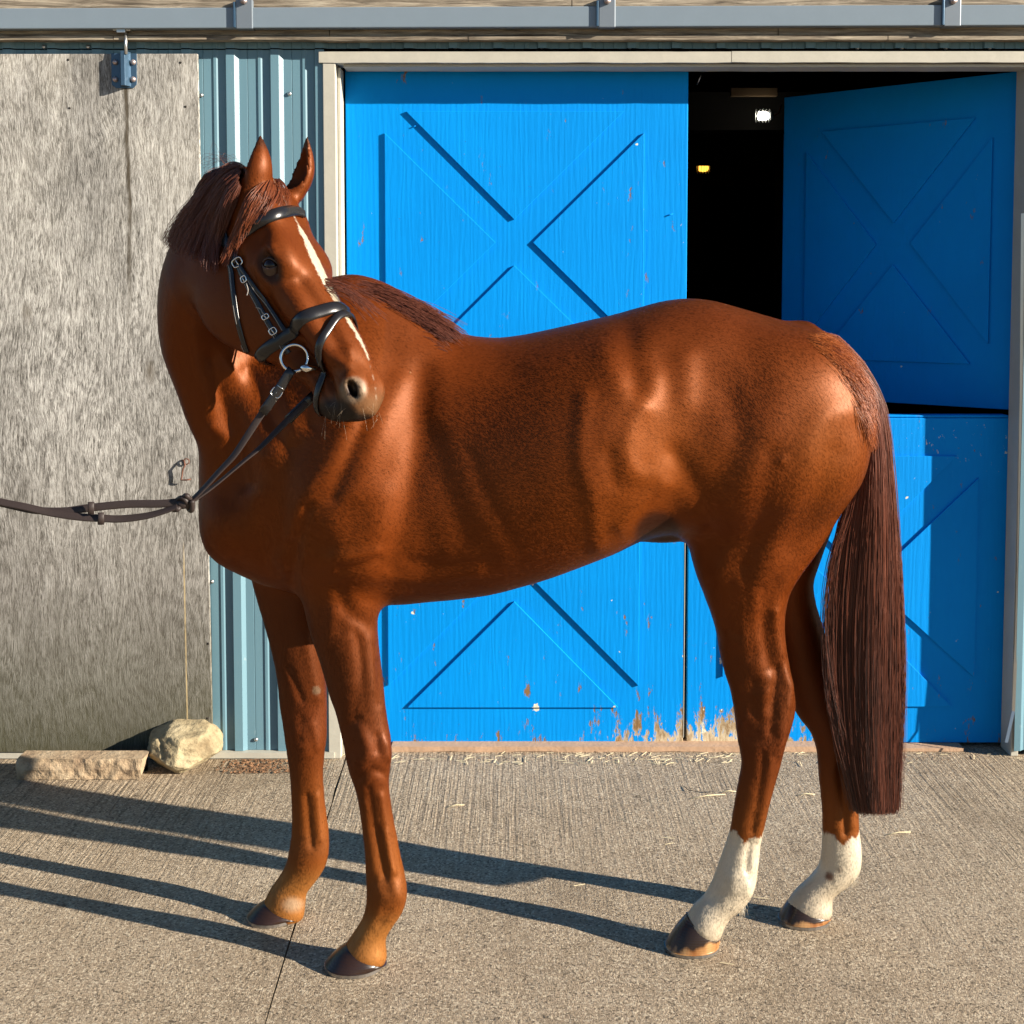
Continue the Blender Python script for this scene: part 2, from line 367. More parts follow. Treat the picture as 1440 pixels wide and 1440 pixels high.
# bent trim strip low on the right jamb
strip = [at(1438, 300, YJ + .02), at(1436, 560, YJ + .02), at(1432, 800, YJ + .02), at(1429, 900, YJ + .015), at(1425, 1000, YJ + .01), at(1415, 1044, YJ - .012)]
V = []; F = []
for i, p in enumerate(strip):
    V += [(p[0] - .005, p[1], p[2]), (p[0] + .005, p[1] - .003, p[2]), (p[0] + .006, p[1] + .0, p[2]), (p[0] - .004, p[1] + .003, p[2])]
    if i:
        for k in range(4): F.append((4 * i - 4 + k, 4 * i - 4 + (k + 1) % 4, 4 * i + (k + 1) % 4, 4 * i + k))
o = mesh_obj('bent_trim_strip', V, F, M['galv'], barn)

# doors ------------------------------------------------------------
TH = .009
def fourtri(x0, x1, ztop, zbot, cx_, gap_v, gap_h, ybk, door, xl, xr, ztt, zbb):
    """an X door field: four triangular boards. x0..x1 / zbot..ztop are the outer limits of the top and bottom boards, xl/xr of the side boards"""
    cz = (ztop + zbot) / 2
    T = [[(x0, ztop), (cx_, cz + gap_v), (x1, ztop)], [(x0, zbot), (x1, zbot), (cx_, cz - gap_v)],
         [(xl, ztt), (xl, zbb), (cx_ - gap_h, cz)], [(xr, ztt), (cx_ + gap_h, cz), (xr, zbb)]]
    for t in T: prism('panel', t, ybk, TH, M['blue'], door, bevel=.0012)
ZB = .014
dx0, dx1 = xx(489), xx(964)
d1 = box('barn_door', dx0, dx1, YD, YD + .04, ZB, zz(98), M['blue'], barn, .003); tag(d1, 'closed bright blue door with two raised X patterns')
cxx = xx(723)
z_ = lambda py: zz(py)
fourtri(xx(573), xx(875), z_(157), z_(523), cxx, z_(308) - z_(340), xx(749) - cxx, YD, d1, xx(543.5), xx(903), z_(187), z_(493))
fourtri(xx(571), xx(871), z_(632), z_(994), cxx, z_(782) - z_(813), xx(749) - cxx, YD, d1, xx(544), xx(900), z_(662), z_(964))
box('seam_strip', dx1 + .0005, dx1 + .003, YD - .001, YD + .03, ZB + .02, z_(600), M['white_trim'], d1, .0005)
# small dents and splinters on the door
for a, b, s_ in ((942, 302, .011), (583, 178, .006), (814, 278, .006)):
    p = at(a, b, YD)
    tube('splinter', [p + np.array([-s_, -.001, -.002]), p + np.array([0, -.006, 0]), p + np.array([s_, -.001, .003])], [.001, .0025, .001], M['blue'], d1, 6)
# lower right half door
ex0, ex1 = xx(969), xx(1427)
d2 = box('half_door', ex0, ex1, YD + .002, YD + .042, ZB, z_(588), M['blue'], barn, .003); tag(d2, 'closed lower half door with worn blue paint')
cx2 = (ex0 + ex1) / 2
fourtri(cx2 - (xx(1346) - cx2), xx(1346), z_(641), z_(993), cx2, z_(790) - z_(817), xx(1225) - cx2, YD + .002, d2, 2 * cx2 - xx(1377), xx(1377), z_(672), z_(952))
box('door_ledge', ex0 + .01, ex1 - .02, YD + .004, YD + .06, z_(588) + .001, z_(584), M['blue'], d2, .004)
# upper half door, swung inwards on the right jamb
hx = xx(1429, YD + .03); LW = .95
za, zb = z_(578), z_(97)
def leafbox(name, x0, x1, y0, y1, z0, z1, mat, parent, bevel=.002): return box(name, x0, x1, y0, y1, z0, z1, mat, parent, bevel)
d3 = mesh_obj('half_door', boxv(-LW, 0, 0, .04, za, zb), BOXF, M['blue'], None, bevel=.003)
d3.location = (hx, YD + .03, 0); d3.rotation_euler = (0, 0, math.radians(-41))
d3.parent = barn; d3.matrix_parent_inverse = world_m(barn).inverted()
tag(d3, 'upper half door swung open into the dark doorway')
def leafprism(t):
    n = len(t); v = [(x, -TH, z) for x, z in t] + [(x, 0, z) for x, z in t]
    f = [tuple(range(n)), tuple(range(2 * n - 1, n - 1, -1))] + [(i, i + n, (i + 1) % n + n, (i + 1) % n) for i in range(n)]
    o = mesh_obj('panel', v, f, M['blue'], None, bevel=.0012)
    bm = bmesh.new(); bm.from_mesh(o.data); bmesh.ops.recalc_face_normals(bm, faces=bm.faces); bm.to_mesh(o.data); bm.free()
    o.parent = d3
zt, zq, czz = z_(158), z_(515), (z_(158) + z_(515)) / 2
for t in ([(-LW + .17, zt), (-LW / 2, czz + .078), (-.17, zt)], [(-LW + .17, zq), (-.17, zq), (-LW / 2, czz - .078)],
          [(-LW + .105, zt - .075), (-LW + .105, zq + .075), (-LW / 2 - .068, czz)], [(-.105, zt - .075), (-LW / 2 + .068, czz), (-.105, zq + .075)]): leafprism(t)

# sliding plywood door on the left
pw = [(-60, 76), (277.5, 75.5), (299, 1058), (-60, 1058)]
poly = pxpoly(pw, YP)
sl = prism('sliding_door', [poly[3], poly[2], poly[1], poly[0]], YP + .016, .016, M['ply'], barn, .0015); tag(sl, 'sliding door of grey weathered plywood')
for a, b in ((96, 84), (254, 88), (98, 152), (261, 150), (292, 1010), (293, 905)):
    p = at(a, b, YP); tube('nail', [(p[0], YP + .002, p[2]), (p[0], YP - .0012, p[2])], .0042, M['dark_gap'], sl, 8)
# hanger: trolley, rod, folded plate, four bolts
hang = empty('door_hanger', tuple(at(175, 100, YP))); hang.parent = barn; hang.matrix_parent_inverse = world_m(barn).inverted(); tag(hang, 'steel hanger bolted to the sliding door')
q = lambda a, b, Y=YP: at(a, b, Y)
box('trolley', q(162, 0)[0], q(187, 0)[0], YP - .035, YP - .005, zz(46, YP), zz(40, YP), M['galv'], hang, .002)
box('trolley_block', q(168, 0)[0], q(180, 0)[0], YP - .04, YP - .037, zz(49, YP), zz(42, YP), M['galv'], hang, .001)
tube('rod', [q(176.5, 46, YP - .025), q(176.8, 60, YP - .025), q(177.3, 76, YP - .03)], .0052, M['galv'], hang, 10)
plate = [(156, 75), (192, 75), (192, 119), (187, 124), (163, 124), (157, 119)]
pp = pxpoly(plate, YP - .004); pl = prism('plate', pp[::-1], YP, .004, M['hanger'], hang, .001)
# the ridge folded out of the plate
a0, a1, b0, b1 = q(169, 74)[0], q(184, 74)[0], zz(122, YP), zz(74, YP)
V = [(a0, YP - .004, b0), (a0 + .010, YP - .032, b0), (a1 - .012, YP - .032, b0), (a1, YP - .004, b0)]; V += [(x, y, b1) for x, y, _ in V]
mesh_obj('ridge', V, [(0, 1, 5, 4), (1, 2, 6, 5), (2, 3, 7, 6), (0, 3, 2, 1), (4, 5, 6, 7)], M['hanger'], hang, bevel=.001)
for a, b in ((163, 88), (188, 88), (163, 112), (188, 112)):
    p = q(a, b); tube('bolt', [(p[0], YP - .003, p[2]), (p[0], YP - .009, p[2]), (p[0], YP - .013, p[2]), (p[0], YP - .015, p[2])], [.0095, .0095, .007, .002], M['bolt'], hang, 12)
# wire hook on the door
hk = [at(246, 677, YP - .002), at(254, 674, YP - .02), at(268, 672, YP - .03)]
hook = tube('hook', [at(256, 647, YP - .001), at(259, 648, YP - .012), at(260, 655, YP - .022), at(257, 660, YP - .018), at(256, 668, YP - .016), at(255, 675, YP - .016), at(262, 675, YP - .02), at(268, 674, YP - .022)], .0028, M['rust'], sl, 8)
tube('hook_eye', [at(262 + 4 * math.cos(t), 649 + 4 * math.sin(t), YP - .008) for t in np.linspace(0, 6.28, 10)[:-1]], .0022, M['rust'], hook, 6, True)

# sills and base trim
rough_board('sill_board', xx(548, YD - .05), xx(1243, YD - .05), YD - .055, YD + .03, 0.001, .020, .0035, M['tan_wood'])
rough_board('sill_board', xx(1243, YD - .05) + .004, xx(1365, YD - .05), YD - .052, YD + .03, 0.001, .013, .002, M['tan_wood'])
rough_board('base_trim', -2.2, XL + .02, YS - .028, YS + .005, .004, .024, .001, M['white_trim'])
# shell of the barn: interior is dark
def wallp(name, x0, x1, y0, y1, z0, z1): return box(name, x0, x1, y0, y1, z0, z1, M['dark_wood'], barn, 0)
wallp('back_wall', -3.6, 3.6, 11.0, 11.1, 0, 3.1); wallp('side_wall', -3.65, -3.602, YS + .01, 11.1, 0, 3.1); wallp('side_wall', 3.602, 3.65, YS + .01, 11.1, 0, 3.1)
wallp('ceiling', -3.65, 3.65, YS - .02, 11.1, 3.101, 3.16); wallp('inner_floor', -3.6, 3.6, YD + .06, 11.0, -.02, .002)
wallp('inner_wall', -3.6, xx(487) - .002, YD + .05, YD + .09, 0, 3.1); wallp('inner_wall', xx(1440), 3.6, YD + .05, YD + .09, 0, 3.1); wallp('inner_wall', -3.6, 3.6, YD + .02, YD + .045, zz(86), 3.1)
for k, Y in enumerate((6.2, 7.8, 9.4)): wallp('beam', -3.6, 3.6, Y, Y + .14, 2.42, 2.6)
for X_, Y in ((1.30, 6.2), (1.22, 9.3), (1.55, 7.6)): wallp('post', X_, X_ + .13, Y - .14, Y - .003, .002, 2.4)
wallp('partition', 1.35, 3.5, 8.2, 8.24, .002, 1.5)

# lamps in the dark
def lamp(px_, py_, Y, col, st, lab, r):
    p = at(px_, py_, Y); e = empty('bulkhead_lamp', tuple(p)); tag(e, lab, 'lamp', 'lit lamps inside the barn')
    g = NB('lamp_glow'); g.p(color=(.8, .8, .75), emc=col, ems=st)
    x, y, z = p
    tube('bulb', [(x - r * 1.1, y, z), (x - r * .9, y, z), (x, y, z), (x + r * .9, y, z), (x + r * 1.1, y, z)], [r * .3, r * .75, r * .9, r * .75, r * .3], g.m, e, 14)
    for k in range(-2, 3): tube('guard_ring', [(x + k * r * .62, y + r * 1.25 * math.cos(a), z + r * 1.25 * math.sin(a)) for a in np.linspace(0, 6.28, 17)[:-1]], r * .07, M['galv'], e, 6, True)
    tube('socket', [(x + r * 1.2, y, z), (x + r * 1.9, y, z), (x + r * 2.0, y, z)], [r * .95, r * .95, r * .5], M['bracket'], e, 12)
    box('glow_plank', x - r * 6, x + r * 3, y + .03, y + .06, z + r * 4, z + r * 5.6, M['glow_wood'], e, .002)  # plank added above the lamp so its glow shows on something
    tube('arm', [(x + r * 1.9, y, z), (x + r * 3.2, y + .02, z + r * .6), (x + r * 3.8, y + .03, z + r * 2.2)], r * .18, M['rust'], e, 6)
lamp(1073, 163, 6.0, (1.0, .95, .80), 5, 'bright white caged lamp high in the dark doorway', .024)
lamp(989, 236, 8.6, (1.0, .45, .05), 1.3, 'small yellow lamp deeper inside, lower of the two', .030)
# loose cord under the lintel
tube('cord', [at(986, 104, YD + .2), at(984, 110, YD + .2), at(980, 119, YD + .21)], .003, M['galv'], barn, 6)

# ------------------------------------------------------------------ stones, litter
def mat_stone(name, a, b, c_):
    n = NB(name); f = n.noise(n.P, 9, 6, .7); f2 = n.noise(n.P, 60, 4, .65)
    col = n.ramp(f, [(.35, a), (.5, b), (.68, c_)]); col = n.mix(n.rng(f2, .55, .72, 0, .5), col, tuple(q * .45 for q in a))
    n.p(color=col, rough=.9, normal=n.bump(n.math('ADD', f, n.math('MULTIPLY', f2, .5)), .9, .012)); return n.m
M['boulder'] = mat_stone('pale_yellow_stone', (.19, .14, .075), (.31, .25, .145), (.38, .32, .20))
M['slabstone'] = mat_stone('rough_sandstone', (.24, .165, .10), (.38, .28, .175), (.47, .38, .26))
gb = gnd(258, 1092); bY = gb[1] + .11
s_b = FPX / (bY + .1)
bm = bmesh.new(); bmesh.ops.create_icosphere(bm, subdivisions=6, radius=1)
cb = at(259, 1056, bY); hw = 48.5 / s_b; hh = at(259, 1019, bY)[2] / 2
planes = [((-.35, -.9, .25), .86), ((.5, -.85, .15), .84), ((.1, -.3, .95), .86), ((-.9, -.3, .1), .93), ((.93, -.1, .3), .92), ((-.6, -.2, .75), .93), ((.65, -.3, -.6), .9), ((-.6, -.6, -.5), .92)]
for v in bm.verts:
    d = v.co.normalized(); r = 1.12
    for nn, dd in planes:
        nv = Vector(nn).normalized(); k = d.dot(nv)
        if k > .15: r = min(r, dd / k)
    r = r * .9 + .1; r *= 1 + .05 * noise.noise(d * 2.2) + .03 * noise.noise(d * 6) + .012 * noise.noise(d * 18)
    c = noise.noise(Vector((d.x * 1.3 + d.z * 1.8 + .33, d.y * 2, d.z * .6)))
    if d.x < -.1 and d.z > -.2: r -= .10 * max(0, 1 - abs(d.x + .42 + .25 * d.z) / .09) * max(0, -d.y)
    v.co = Vector((cb[0] + d.x * r * hw * 1.02, bY + d.y * r * .12, hh + d.z * r * hh * 1.08))
    if v.co.z < .003: v.co.z = .003
me = bpy.data.meshes.new('boulder'); bm.to_mesh(me); bm.free(); me.materials.append(M['boulder'])
me.polygons.foreach_set('use_smooth', [True] * len(me.polygons))
o = bpy.data.objects.new('boulder', me); link(o); tag(o, 'rounded pale yellow boulder in front of the grey plywood door', 'boulder')
# long stone slab
g0, g1 = gnd(24, 1098), gnd(203, 1095); zt_ = at(24, 1068, g0[1])[2]
bm = bmesh.new(); NX, NY, NZ = 60, 6, 12
V = []; F = []
x0, x1, y0, y1 = g0[0], g1[0], g0[1], g0[1] + .085
def sp(u, v, w_):
    x = x0 + (x1 - x0) * u; y = y0 + (y1 - y0) * v; z = .002 + (zt_ - .002) * w_
    p = Vector((x, y, z)); amp = .010 if v < .01 else (.006 if u in (0, 1) else .0015)
    dn = noise.noise(p * 14) * .6 + noise.noise(p * 40) * .5
    if v < .01: y += amp * dn + .006 * (1 - abs(2 * w_ - 1)) * -1 + .006
    elif w_ > .99: z += .0015 * noise.noise(p * 9)
    if u > .99: x += .008 * dn - .02 * (1 - w_)
    if u < .01: x += .005 * dn
    return (x, y, z)
def grid(fn, a, b):
    i0 = len(V)
    for i in range(a + 1):
        for j in range(b + 1): V.append(fn(i / a, j / b))
    for i in range(a):
        for j in range(b): F.append((i0 + i * (b + 1) + j, i0 + (i + 1) * (b + 1) + j, i0 + (i + 1) * (b + 1) + j + 1, i0 + i * (b + 1) + j + 1))
grid(lambda a, b: sp(a, 0, b), NX, NZ); grid(lambda a, b: sp(a, b, 1), NX, NY); grid(lambda a, b: sp(1, a, b), NY, NZ); grid(lambda a, b: sp(0, 1 - a, b), NY, NZ); grid(lambda a, b: sp(1 - a, 1, b), NX, NZ)
o = mesh_obj('stone_block', V, F, M['slabstone'])
bm = bmesh.new(); bm.from_mesh(o.data); bmesh.ops.remove_doubles(bm, verts=bm.verts, dist=.0004); bmesh.ops.recalc_face_normals(bm, faces=bm.faces); bm.to_mesh(o.data); bm.free()
tag(o, 'long low sandstone block lying left of the boulder', 'stone block')
# straws
for i, (a, b, c, d) in enumerate(((971, 1123, 1020, 1117), (1015, 1114, 1035, 1113), (1247, 1174, 1281, 1170), (630, 1135, 653, 1132), (1122, 1118, 1146, 1117))):
    p, r_ = gnd(a, b, .003), gnd(c, d, .003); m_ = (p + r_) / 2 + np.array([0, .004, .002])
    o = tube('straw', [p, m_, r_], [.0012, .0018, .0012], M['straw'], None, 6)
    tag(o, ['longest pale straw on the concrete left of the white socked hind hoof', 'short straw touching the end of the longest straw', 'pale straw on the concrete right of the tail tip', 'short straw on the concrete right of the near foreleg', 'faint short straw between the two hind legs'][i], 'straw', 'loose straws on the concrete')
o = tube('twig', [gnd(962, 1105, .004), gnd(968, 1111, .006), gnd(985, 1114, .004), gnd(1003, 1113, .004)], .0012, M['dark_gap'], None, 5); tag(o, 'thin curled dark twig lying just beyond the longest straw', 'twig')
# dry leaf litter and grit along the wall
V = []; F = []
def flake(x, y, s_, z=.002):
    a = random.uniform(0, 6.28); i = len(V); tl = random.uniform(-.5, .5) * s_
    for k, (u, v_) in enumerate(((-1, 0), (0, -.5), (1, 0), (0, .5))):
        V.append((x + s_ * (u * math.cos(a) - v_ * math.sin(a)), y + s_ * (u * math.sin(a) + v_ * math.cos(a)), z + (abs(tl) * .8 if k in (0, 2) else 0) + .001))
    F.append((i, i + 1, i + 2)); F.append((i, i + 2, i + 3))
for _ in range(700): flake(random.triangular(-1.02, -.62, -.9), random.uniform(4.28, 4.41), random.uniform(.003, .009))
for _ in range(250): flake(random.uniform(-.55, 1.7), random.uniform(4.40, 4.48), random.uniform(.002, .005))
o = mesh_obj('leaf_litter', V, F, M['leaf']); tag(o, 'dry brown leaf litter and grit gathered along the barn wall', 'leaf litter', kind='stuff')
V = []; F = []
for _ in range(230):
    x = random.gauss(.55, .55); y = random.uniform(4.36, 4.475) if random.random() < .93 else random.uniform(3.0, 4.4); a = random.gauss(0, .9); L = random.uniform(.006, .022); i = len(V)
    for u, v_, h in ((-1, -.06, .003), (1, -.06, .004), (1, .06, .005), (-1, .06, .004)): V.append((x + L * (u * math.cos(a) - v_ * math.sin(a)), y + L * (u * math.sin(a) + v_ * math.cos(a)), h))
    F.append((i, i + 1, i + 2, i + 3))
o = mesh_obj('hay_chaff', V, F, M['straw']); tag(o, 'pale hay chaff swept up along the foot of the blue doors', 'chaff', kind='stuff')
V = []; F = []
for _ in range(500):
    y = random.uniform(2.2, 4.4); flake(random.uniform(-2.2, 2.2), y, random.uniform(.0015, .0045))
o = mesh_obj('dark_debris', V, F, M['dark_gap']); tag(o, 'small dark bits of chaff scattered over the concrete', 'debris', kind='stuff')

# ------------------------------------------------------------------ horse: one continuous skin from a blended distance field
HV = 0.0052                                             # voxel
G0 = np.array([-0.98, 2.44, -0.012]); G1 = np.array([1.08, 3.52, 2.08])
GN = np.ceil((G1 - G0) / HV).astype(int) + 1
FLD = np.full(GN, 0.3, np.float32)
def gidx(lo, hi):
    a = np.clip(np.floor((np.asarray(lo) - G0) / HV).astype(int), 0, GN - 1); b = np.clip(np.ceil((np.asarray(hi) - G0) / HV).astype(int) + 1, 1, GN)
    return a, b
def gax(a, b): return [(G0[k] + HV * np.arange(a[k], b[k])).astype(np.float32) for k in range(3)]
def smin(a, b, k):
    if k <= 0: return np.minimum(a, b)
    h = np.clip(.5 + .5 * (b - a) / k, 0, 1); return b + (a - b) * h - k * h * (1 - h)
def smax(a, b, k): return -smin(-a, -b, k)
def ell_d(q, A, r):
    l = [q[0] * A[i][0] + q[1] * A[i][1] + q[2] * A[i][2] for i in range(3)]
    k0 = np.sqrt(sum((l[i] / r[i])**2 for i in range(3))); k1 = np.sqrt(sum((l[i] / r[i]**2)**2 for i in range(3)))
    return k0 * (k0 - 1) / np.maximum(k1, 1e-6)
class Part:
    """a field of its own over a box, merged into FLD when done"""
    def __init__(s, lo, hi): s.a, s.b = gidx(lo, hi); s.ax = gax(s.a, s.b); s.f = np.full(s.b - s.a, 0.3, np.float32)
    def ell(s, c, A, r, k=0.0, sub=False, mg=.07):
        c = np.asarray(c, float); A = np.asarray(A, float); r = np.asarray(r, float)
        ext = np.sqrt(((A * r[:, None])**2).sum(0)) + mg
        a, b = gidx(c - ext, c + ext); a = np.maximum(a, s.a); b = np.minimum(b, s.b)
        if (b <= a).any(): return
        X, Y, Z = gax(a, b); q = ((X - c[0])[:, None, None], (Y - c[1])[None, :, None], (Z - c[2])[None, None, :])
        d = ell_d(q, A, r); sl_ = tuple(slice(a[i] - s.a[i], b[i] - s.a[i]) for i in range(3))
        s.f[sl_] = smax(s.f[sl_], -d, k) if sub else smin(s.f[sl_], d, k)
    def done(s, k):
        sl_ = tuple(slice(s.a[i], s.b[i]) for i in range(3)); FLD[sl_] = smin(FLD[sl_], s.f, k)
def nrm(v): v = np.asarray(v, float); return v / max(np.linalg.norm(v), 1e-9)

# limbs: pairs of outline points (left, right) in the photo, depth of the limb and half its thickness
def limb(rows, n, k, base=None, mg=.07):
    """rows: (lx, ly, rx, ry, Y, b)"""
    R = catmull(rows, n); L = np.array([at(r[0], r[1], r[4]) for r in R]); Q = np.array([at(r[2], r[3], r[4]) for r in R])
    cc = (L + Q) / 2; a1 = Q - L; ha = np.linalg.norm(a1, axis=1) / 2
    lo = np.minimum(L.min(0), Q.min(0)) - .16; hi = np.maximum(L.max(0), Q.max(0)) + .16
    P_ = Part(lo, hi)
    for i in range(n):
        t = cc[min(i + 1, n - 1)] - cc[max(i - 1, 0)]; x = nrm(a1[i]); t = nrm(t - x * (t @ x)); y = np.cross(t, x)
        ax_ = min(ha[i], R[i][5]) * .9
        P_.ell(cc[i], [x, y, t], [ha[i], R[i][5], ax_], mg=mg)
    P_.done(k)
    return cc, R

YB = 3.16
# trunk: stations (px, top, bottom, half width, skew)   skew < 0: narrower above
TR = [(284, 655, 722, .035, 0), (291, 615, 752, .085, 0), (302, 585, 778, .12, 0), (325, 545, 796, .15, 0), (360, 500, 815, .178, -.1), (400, 448, 826, .208, -.25), (445, 402, 836, .235, -.4), (490, 387, 841, .252, -.5),
      (530, 394, 844, .250, -.5), (565, 411, 845, .240, -.42), (600, 438, 842, .240, -.26), (640, 466, 838, .255, -.14), (688, 475, 831, .274, -.08), (730, 472, 820, .291, -.04), (775, 463, 806, .308, -.02),
      (827, 451, 786, .320, -.04), (862, 443, 772, .315, -.06), (897, 433, 756, .296, -.1), (931, 424, 748, .277, -.14), (966, 420, 748, .266, -.2), (999, 423, 745, .266, -.26), (1030, 431, 742, .270, -.3),
      (1061, 440, 740, .270, -.3), (1096, 450, 735, .256, -.3), (1130, 458, 725, .226, -.25), (1158, 470, 712, .187, -.2), (1183, 492, 695, .143, -.1), (1201, 525, 670, .099, 0), (1212, 555, 640, .062, 0), (1218, 582, 612, .03, 0)]
def trunk():
    T = catmull([(at(a, 600, YB)[0], at(720, b, YB)[2], at(720, c, YB)[2], w_, s_) for a, b, c, w_, s_ in TR], 400)
    a, b = gidx((T[0, 0] - .12, YB - .45, .6), (T[-1, 0] + .12, YB + .45, 1.8)); X, Y, Z = gax(a, b)
    def ip(j): return np.interp(X, T[:, 0], T[:, j]).astype(np.float32)
    top, bot, hw, sk = ip(1), ip(2), ip(3), ip(4)
    zc = (top + bot) / 2; hz = (top - bot) / 2
    tz = (Z[None, :] - zc[:, None]) / hz[:, None]
    tcl = np.clip(tz, -1, 1)
    wloc = hw[:, None] * (1 + sk[:, None] * tcl * .5 - .12 * (tcl < 0) * tcl**2 * 0)
    yy = np.abs(Y - YB)[None, :, None] / wloc[:, None, :]; zz_ = np.abs(tz)[:, None, :]
    p = 2.25
    k = (yy**p + zz_**p)**(1 / p)
    rad = np.sqrt((Y - YB)[None, :, None]**2 + (Z[None, None, :] - zc[:, None, None])**2)
    d = (k - 1) * rad / np.maximum(k, 1e-3)
    xo = np.maximum(np.maximum(T[0, 0] - X, X - T[-1, 0]), 0)
    d = np.sqrt(np.maximum(d, 0)**2 + xo[:, None, None]**2) + np.minimum(d, 0) * (xo[:, None, None] == 0)
    d = np.where(xo[:, None, None] > 0, np.maximum(d, xo[:, None, None]), d)
    sl_ = tuple(slice(a[i], b[i]) for i in range(3)); FLD[sl_] = smin(FLD[sl_], d.astype(np.float32), .0)
trunk()
E3 = np.eye(3)
def blob(px, py, Y, r, rot=0.0, k=.06, sub=False, tilt=0.0):
    """ellipsoid: r = (along the picture direction rot, across view depth, perpendicular)"""
    c = at(px, py, Y); u = np.array([math.cos(rot), 0, -math.sin(rot)]); v = np.array([0, 1, 0]); w_ = np.cross(u, v)
    a = np.asarray(r, float); ext = max(a) + .09
    P_ = Part(c - ext, c + ext); P_.ell(c, [u, v, w_], a, mg=.3); s = P_
    sl_ = tuple(slice(s.a[i], s.b[i]) for i in range(3)); FLD[sl_] = smax(FLD[sl_], -s.f, k) if sub else smin(FLD[sl_], s.f, k)
# rump, thigh and shoulder masses (both sides)
for sgn in (-1, 1):
    blob(1110, 575, YB + sgn * .125, (.19, .125, .17), 0, .07)
    blob(1120, 640, YB + sgn * .14, (.165, .105, .15), .2, .06)
    blob(1035, 640, YB + sgn * .16, (.13, .10, .17), .3, .07)
    blob(470, 690, YB + sgn * .17, (.15, .085, .20), -.2, .07)
    blob(520, 640, YB + sgn * .16, (.10, .085, .24), -.25, .07)
    blob(505, 765, YB + sgn * .17, (.085, .075, .075), 0, .05)
blob(335, 735, YB - .09, (.085, .10, .10), .2, .06); blob(335, 735, YB + .09, (.085, .10, .10), .2, .06)

# near hind leg
NH = 3.085
limb([(985, 640, 1215, 600, NH + .0, .125), (968, 700, 1184, 700, NH - .0, .125), (967, 752, 1160, 745, NH, .115), (976, 795, 1133, 782, NH + .0, .10), (987, 825, 1114, 815, NH + .005, .088),
      (999, 858, 1105, 848, NH + .01, .078), (1007, 887, 1103, 878, NH + .01, .07), (1011, 912, 1105, 906, NH + .01, .063), (1018, 942, 1110, 935, NH + .01, .056), (1026, 966, 1115, 962, NH + .012, .052),
      (1031, 992, 1119, 990, NH + .015, .050), (1034, 1015, 1115, 1013, NH + .015, .048), (1037, 1040, 1107, 1037, NH + .018, .044), (1041, 1060, 1102, 1056, NH + .02, .038), (1042, 1077, 1098, 1074, NH + .02, .034),
      (1037, 1103, 1091, 1099, NH + .022, .031), (1031, 1137, 1082, 1132, NH + .025, .030), (1026, 1168, 1075, 1163, NH + .028, .030), (1020, 1188, 1070, 1187, NH + .03, .032), (1010, 1216, 1067, 1216, NH + .03, .036),
      (1001, 1240, 1062, 1248, NH + .03, .038), (990, 1261, 1049, 1270, NH + .03, .036), (978, 1273, 1032, 1284, NH + .03, .035), (971, 1281, 1022, 1297, NH + .03, .040), (963, 1292, 1015, 1314, NH + .03, .046)], 150, .045)
# far hind leg
FH = 3.255
limb([(1000, 640, 1200, 600, FH, .11), (1015, 720, 1180, 700, FH, .11), (1040, 775, 1158, 757, FH, .10), (1058, 820, 1143, 806, FH, .085), (1066, 855, 1146, 845, FH, .072), (1077, 895, 1156, 878, FH, .064), (1088, 930, 1166, 912, FH, .057),
      (1103, 970, 1182, 948, FH, .052), (1120, 1003, 1193, 978, FH, .05), (1138, 1027, 1201, 1008, FH, .046), (1148, 1056, 1203, 1042, FH, .040), (1151, 1094, 1204, 1082, FH, .032), (1155, 1135, 1207, 1127, FH, .030),
      (1156, 1170, 1209, 1168, FH, .031), (1155, 1197, 1212, 1198, FH, .036), (1151, 1219, 1210, 1222, FH, .037), (1139, 1237, 1198, 1236, FH, .035), (1124, 1252, 1179, 1250, FH, .034), (1114, 1262, 1171, 1263, FH, .038), (1104, 1277, 1171, 1281, FH, .046)], 140, .045)
# near fore leg
NF = 3.03
limb([(405, 720, 560, 720, NF + .06, .09), (412, 775, 546, 770, NF + .03, .088), (422, 820, 538, 815, NF + .01, .082), (429, 858, 532, 850, NF, .075), (437, 889, 531, 882, NF, .070), (447, 919, 533, 910, NF, .064), (456, 950, 537, 942, NF, .057),
      (463, 975, 540, 968, NF, .051), (471, 998, 542, 990, NF, .046), (477, 1021, 546, 1018, NF, .043), (482, 1042, 550, 1040, NF, .043), (486, 1064, 551, 1060, NF, .044), (491, 1085, 549, 1080, NF, .041), (497, 1101, 547, 1098, NF, .036),
      (502, 1120, 549, 1119, NF, .032), (506, 1145, 553, 1147, NF, .029), (510, 1175, 559, 1178, NF, .029), (513, 1203, 564, 1205, NF, .031), (514, 1228, 570, 1233, NF, .035), (515, 1255, 573, 1256, NF, .037), (514, 1274, 568, 1277, NF, .036),
      (509, 1293, 555, 1296, NF, .034), (500, 1309, 544, 1316, NF, .034), (492, 1320, 542, 1333, NF, .040), (484, 1333, 544, 1349, NF, .048)], 150, .04)
# far fore leg
FF = 3.27
limb([(345, 760, 470, 770, FF, .085), (352, 800, 468, 810, FF, .08), (362, 838, 462, 845, FF, .074), (374, 880, 458, 884, FF, .066), (386, 930, 457, 930, FF, .058), (391, 965, 459, 962, FF, .05), (393, 990, 460, 986, FF, .045),
      (397, 1015, 460, 1010, FF, .042), (400, 1036, 460, 1034, FF, .042), (403, 1058, 457, 1056, FF, .040), (407, 1085, 455, 1081, FF, .034), (409, 1120, 456, 1112, FF, .029), (410, 1150, 460, 1146, FF, .028), (409, 1175, 463, 1172, FF, .030),
      (406, 1196, 463, 1196, FF, .034), (402, 1216, 458, 1216, FF, .035), (393, 1233, 446, 1235, FF, .032), (382, 1249, 433, 1252, FF, .032), (376, 1258, 430, 1268, FF, .038), (370, 1270, 428, 1288, FF, .044)], 140, .04)

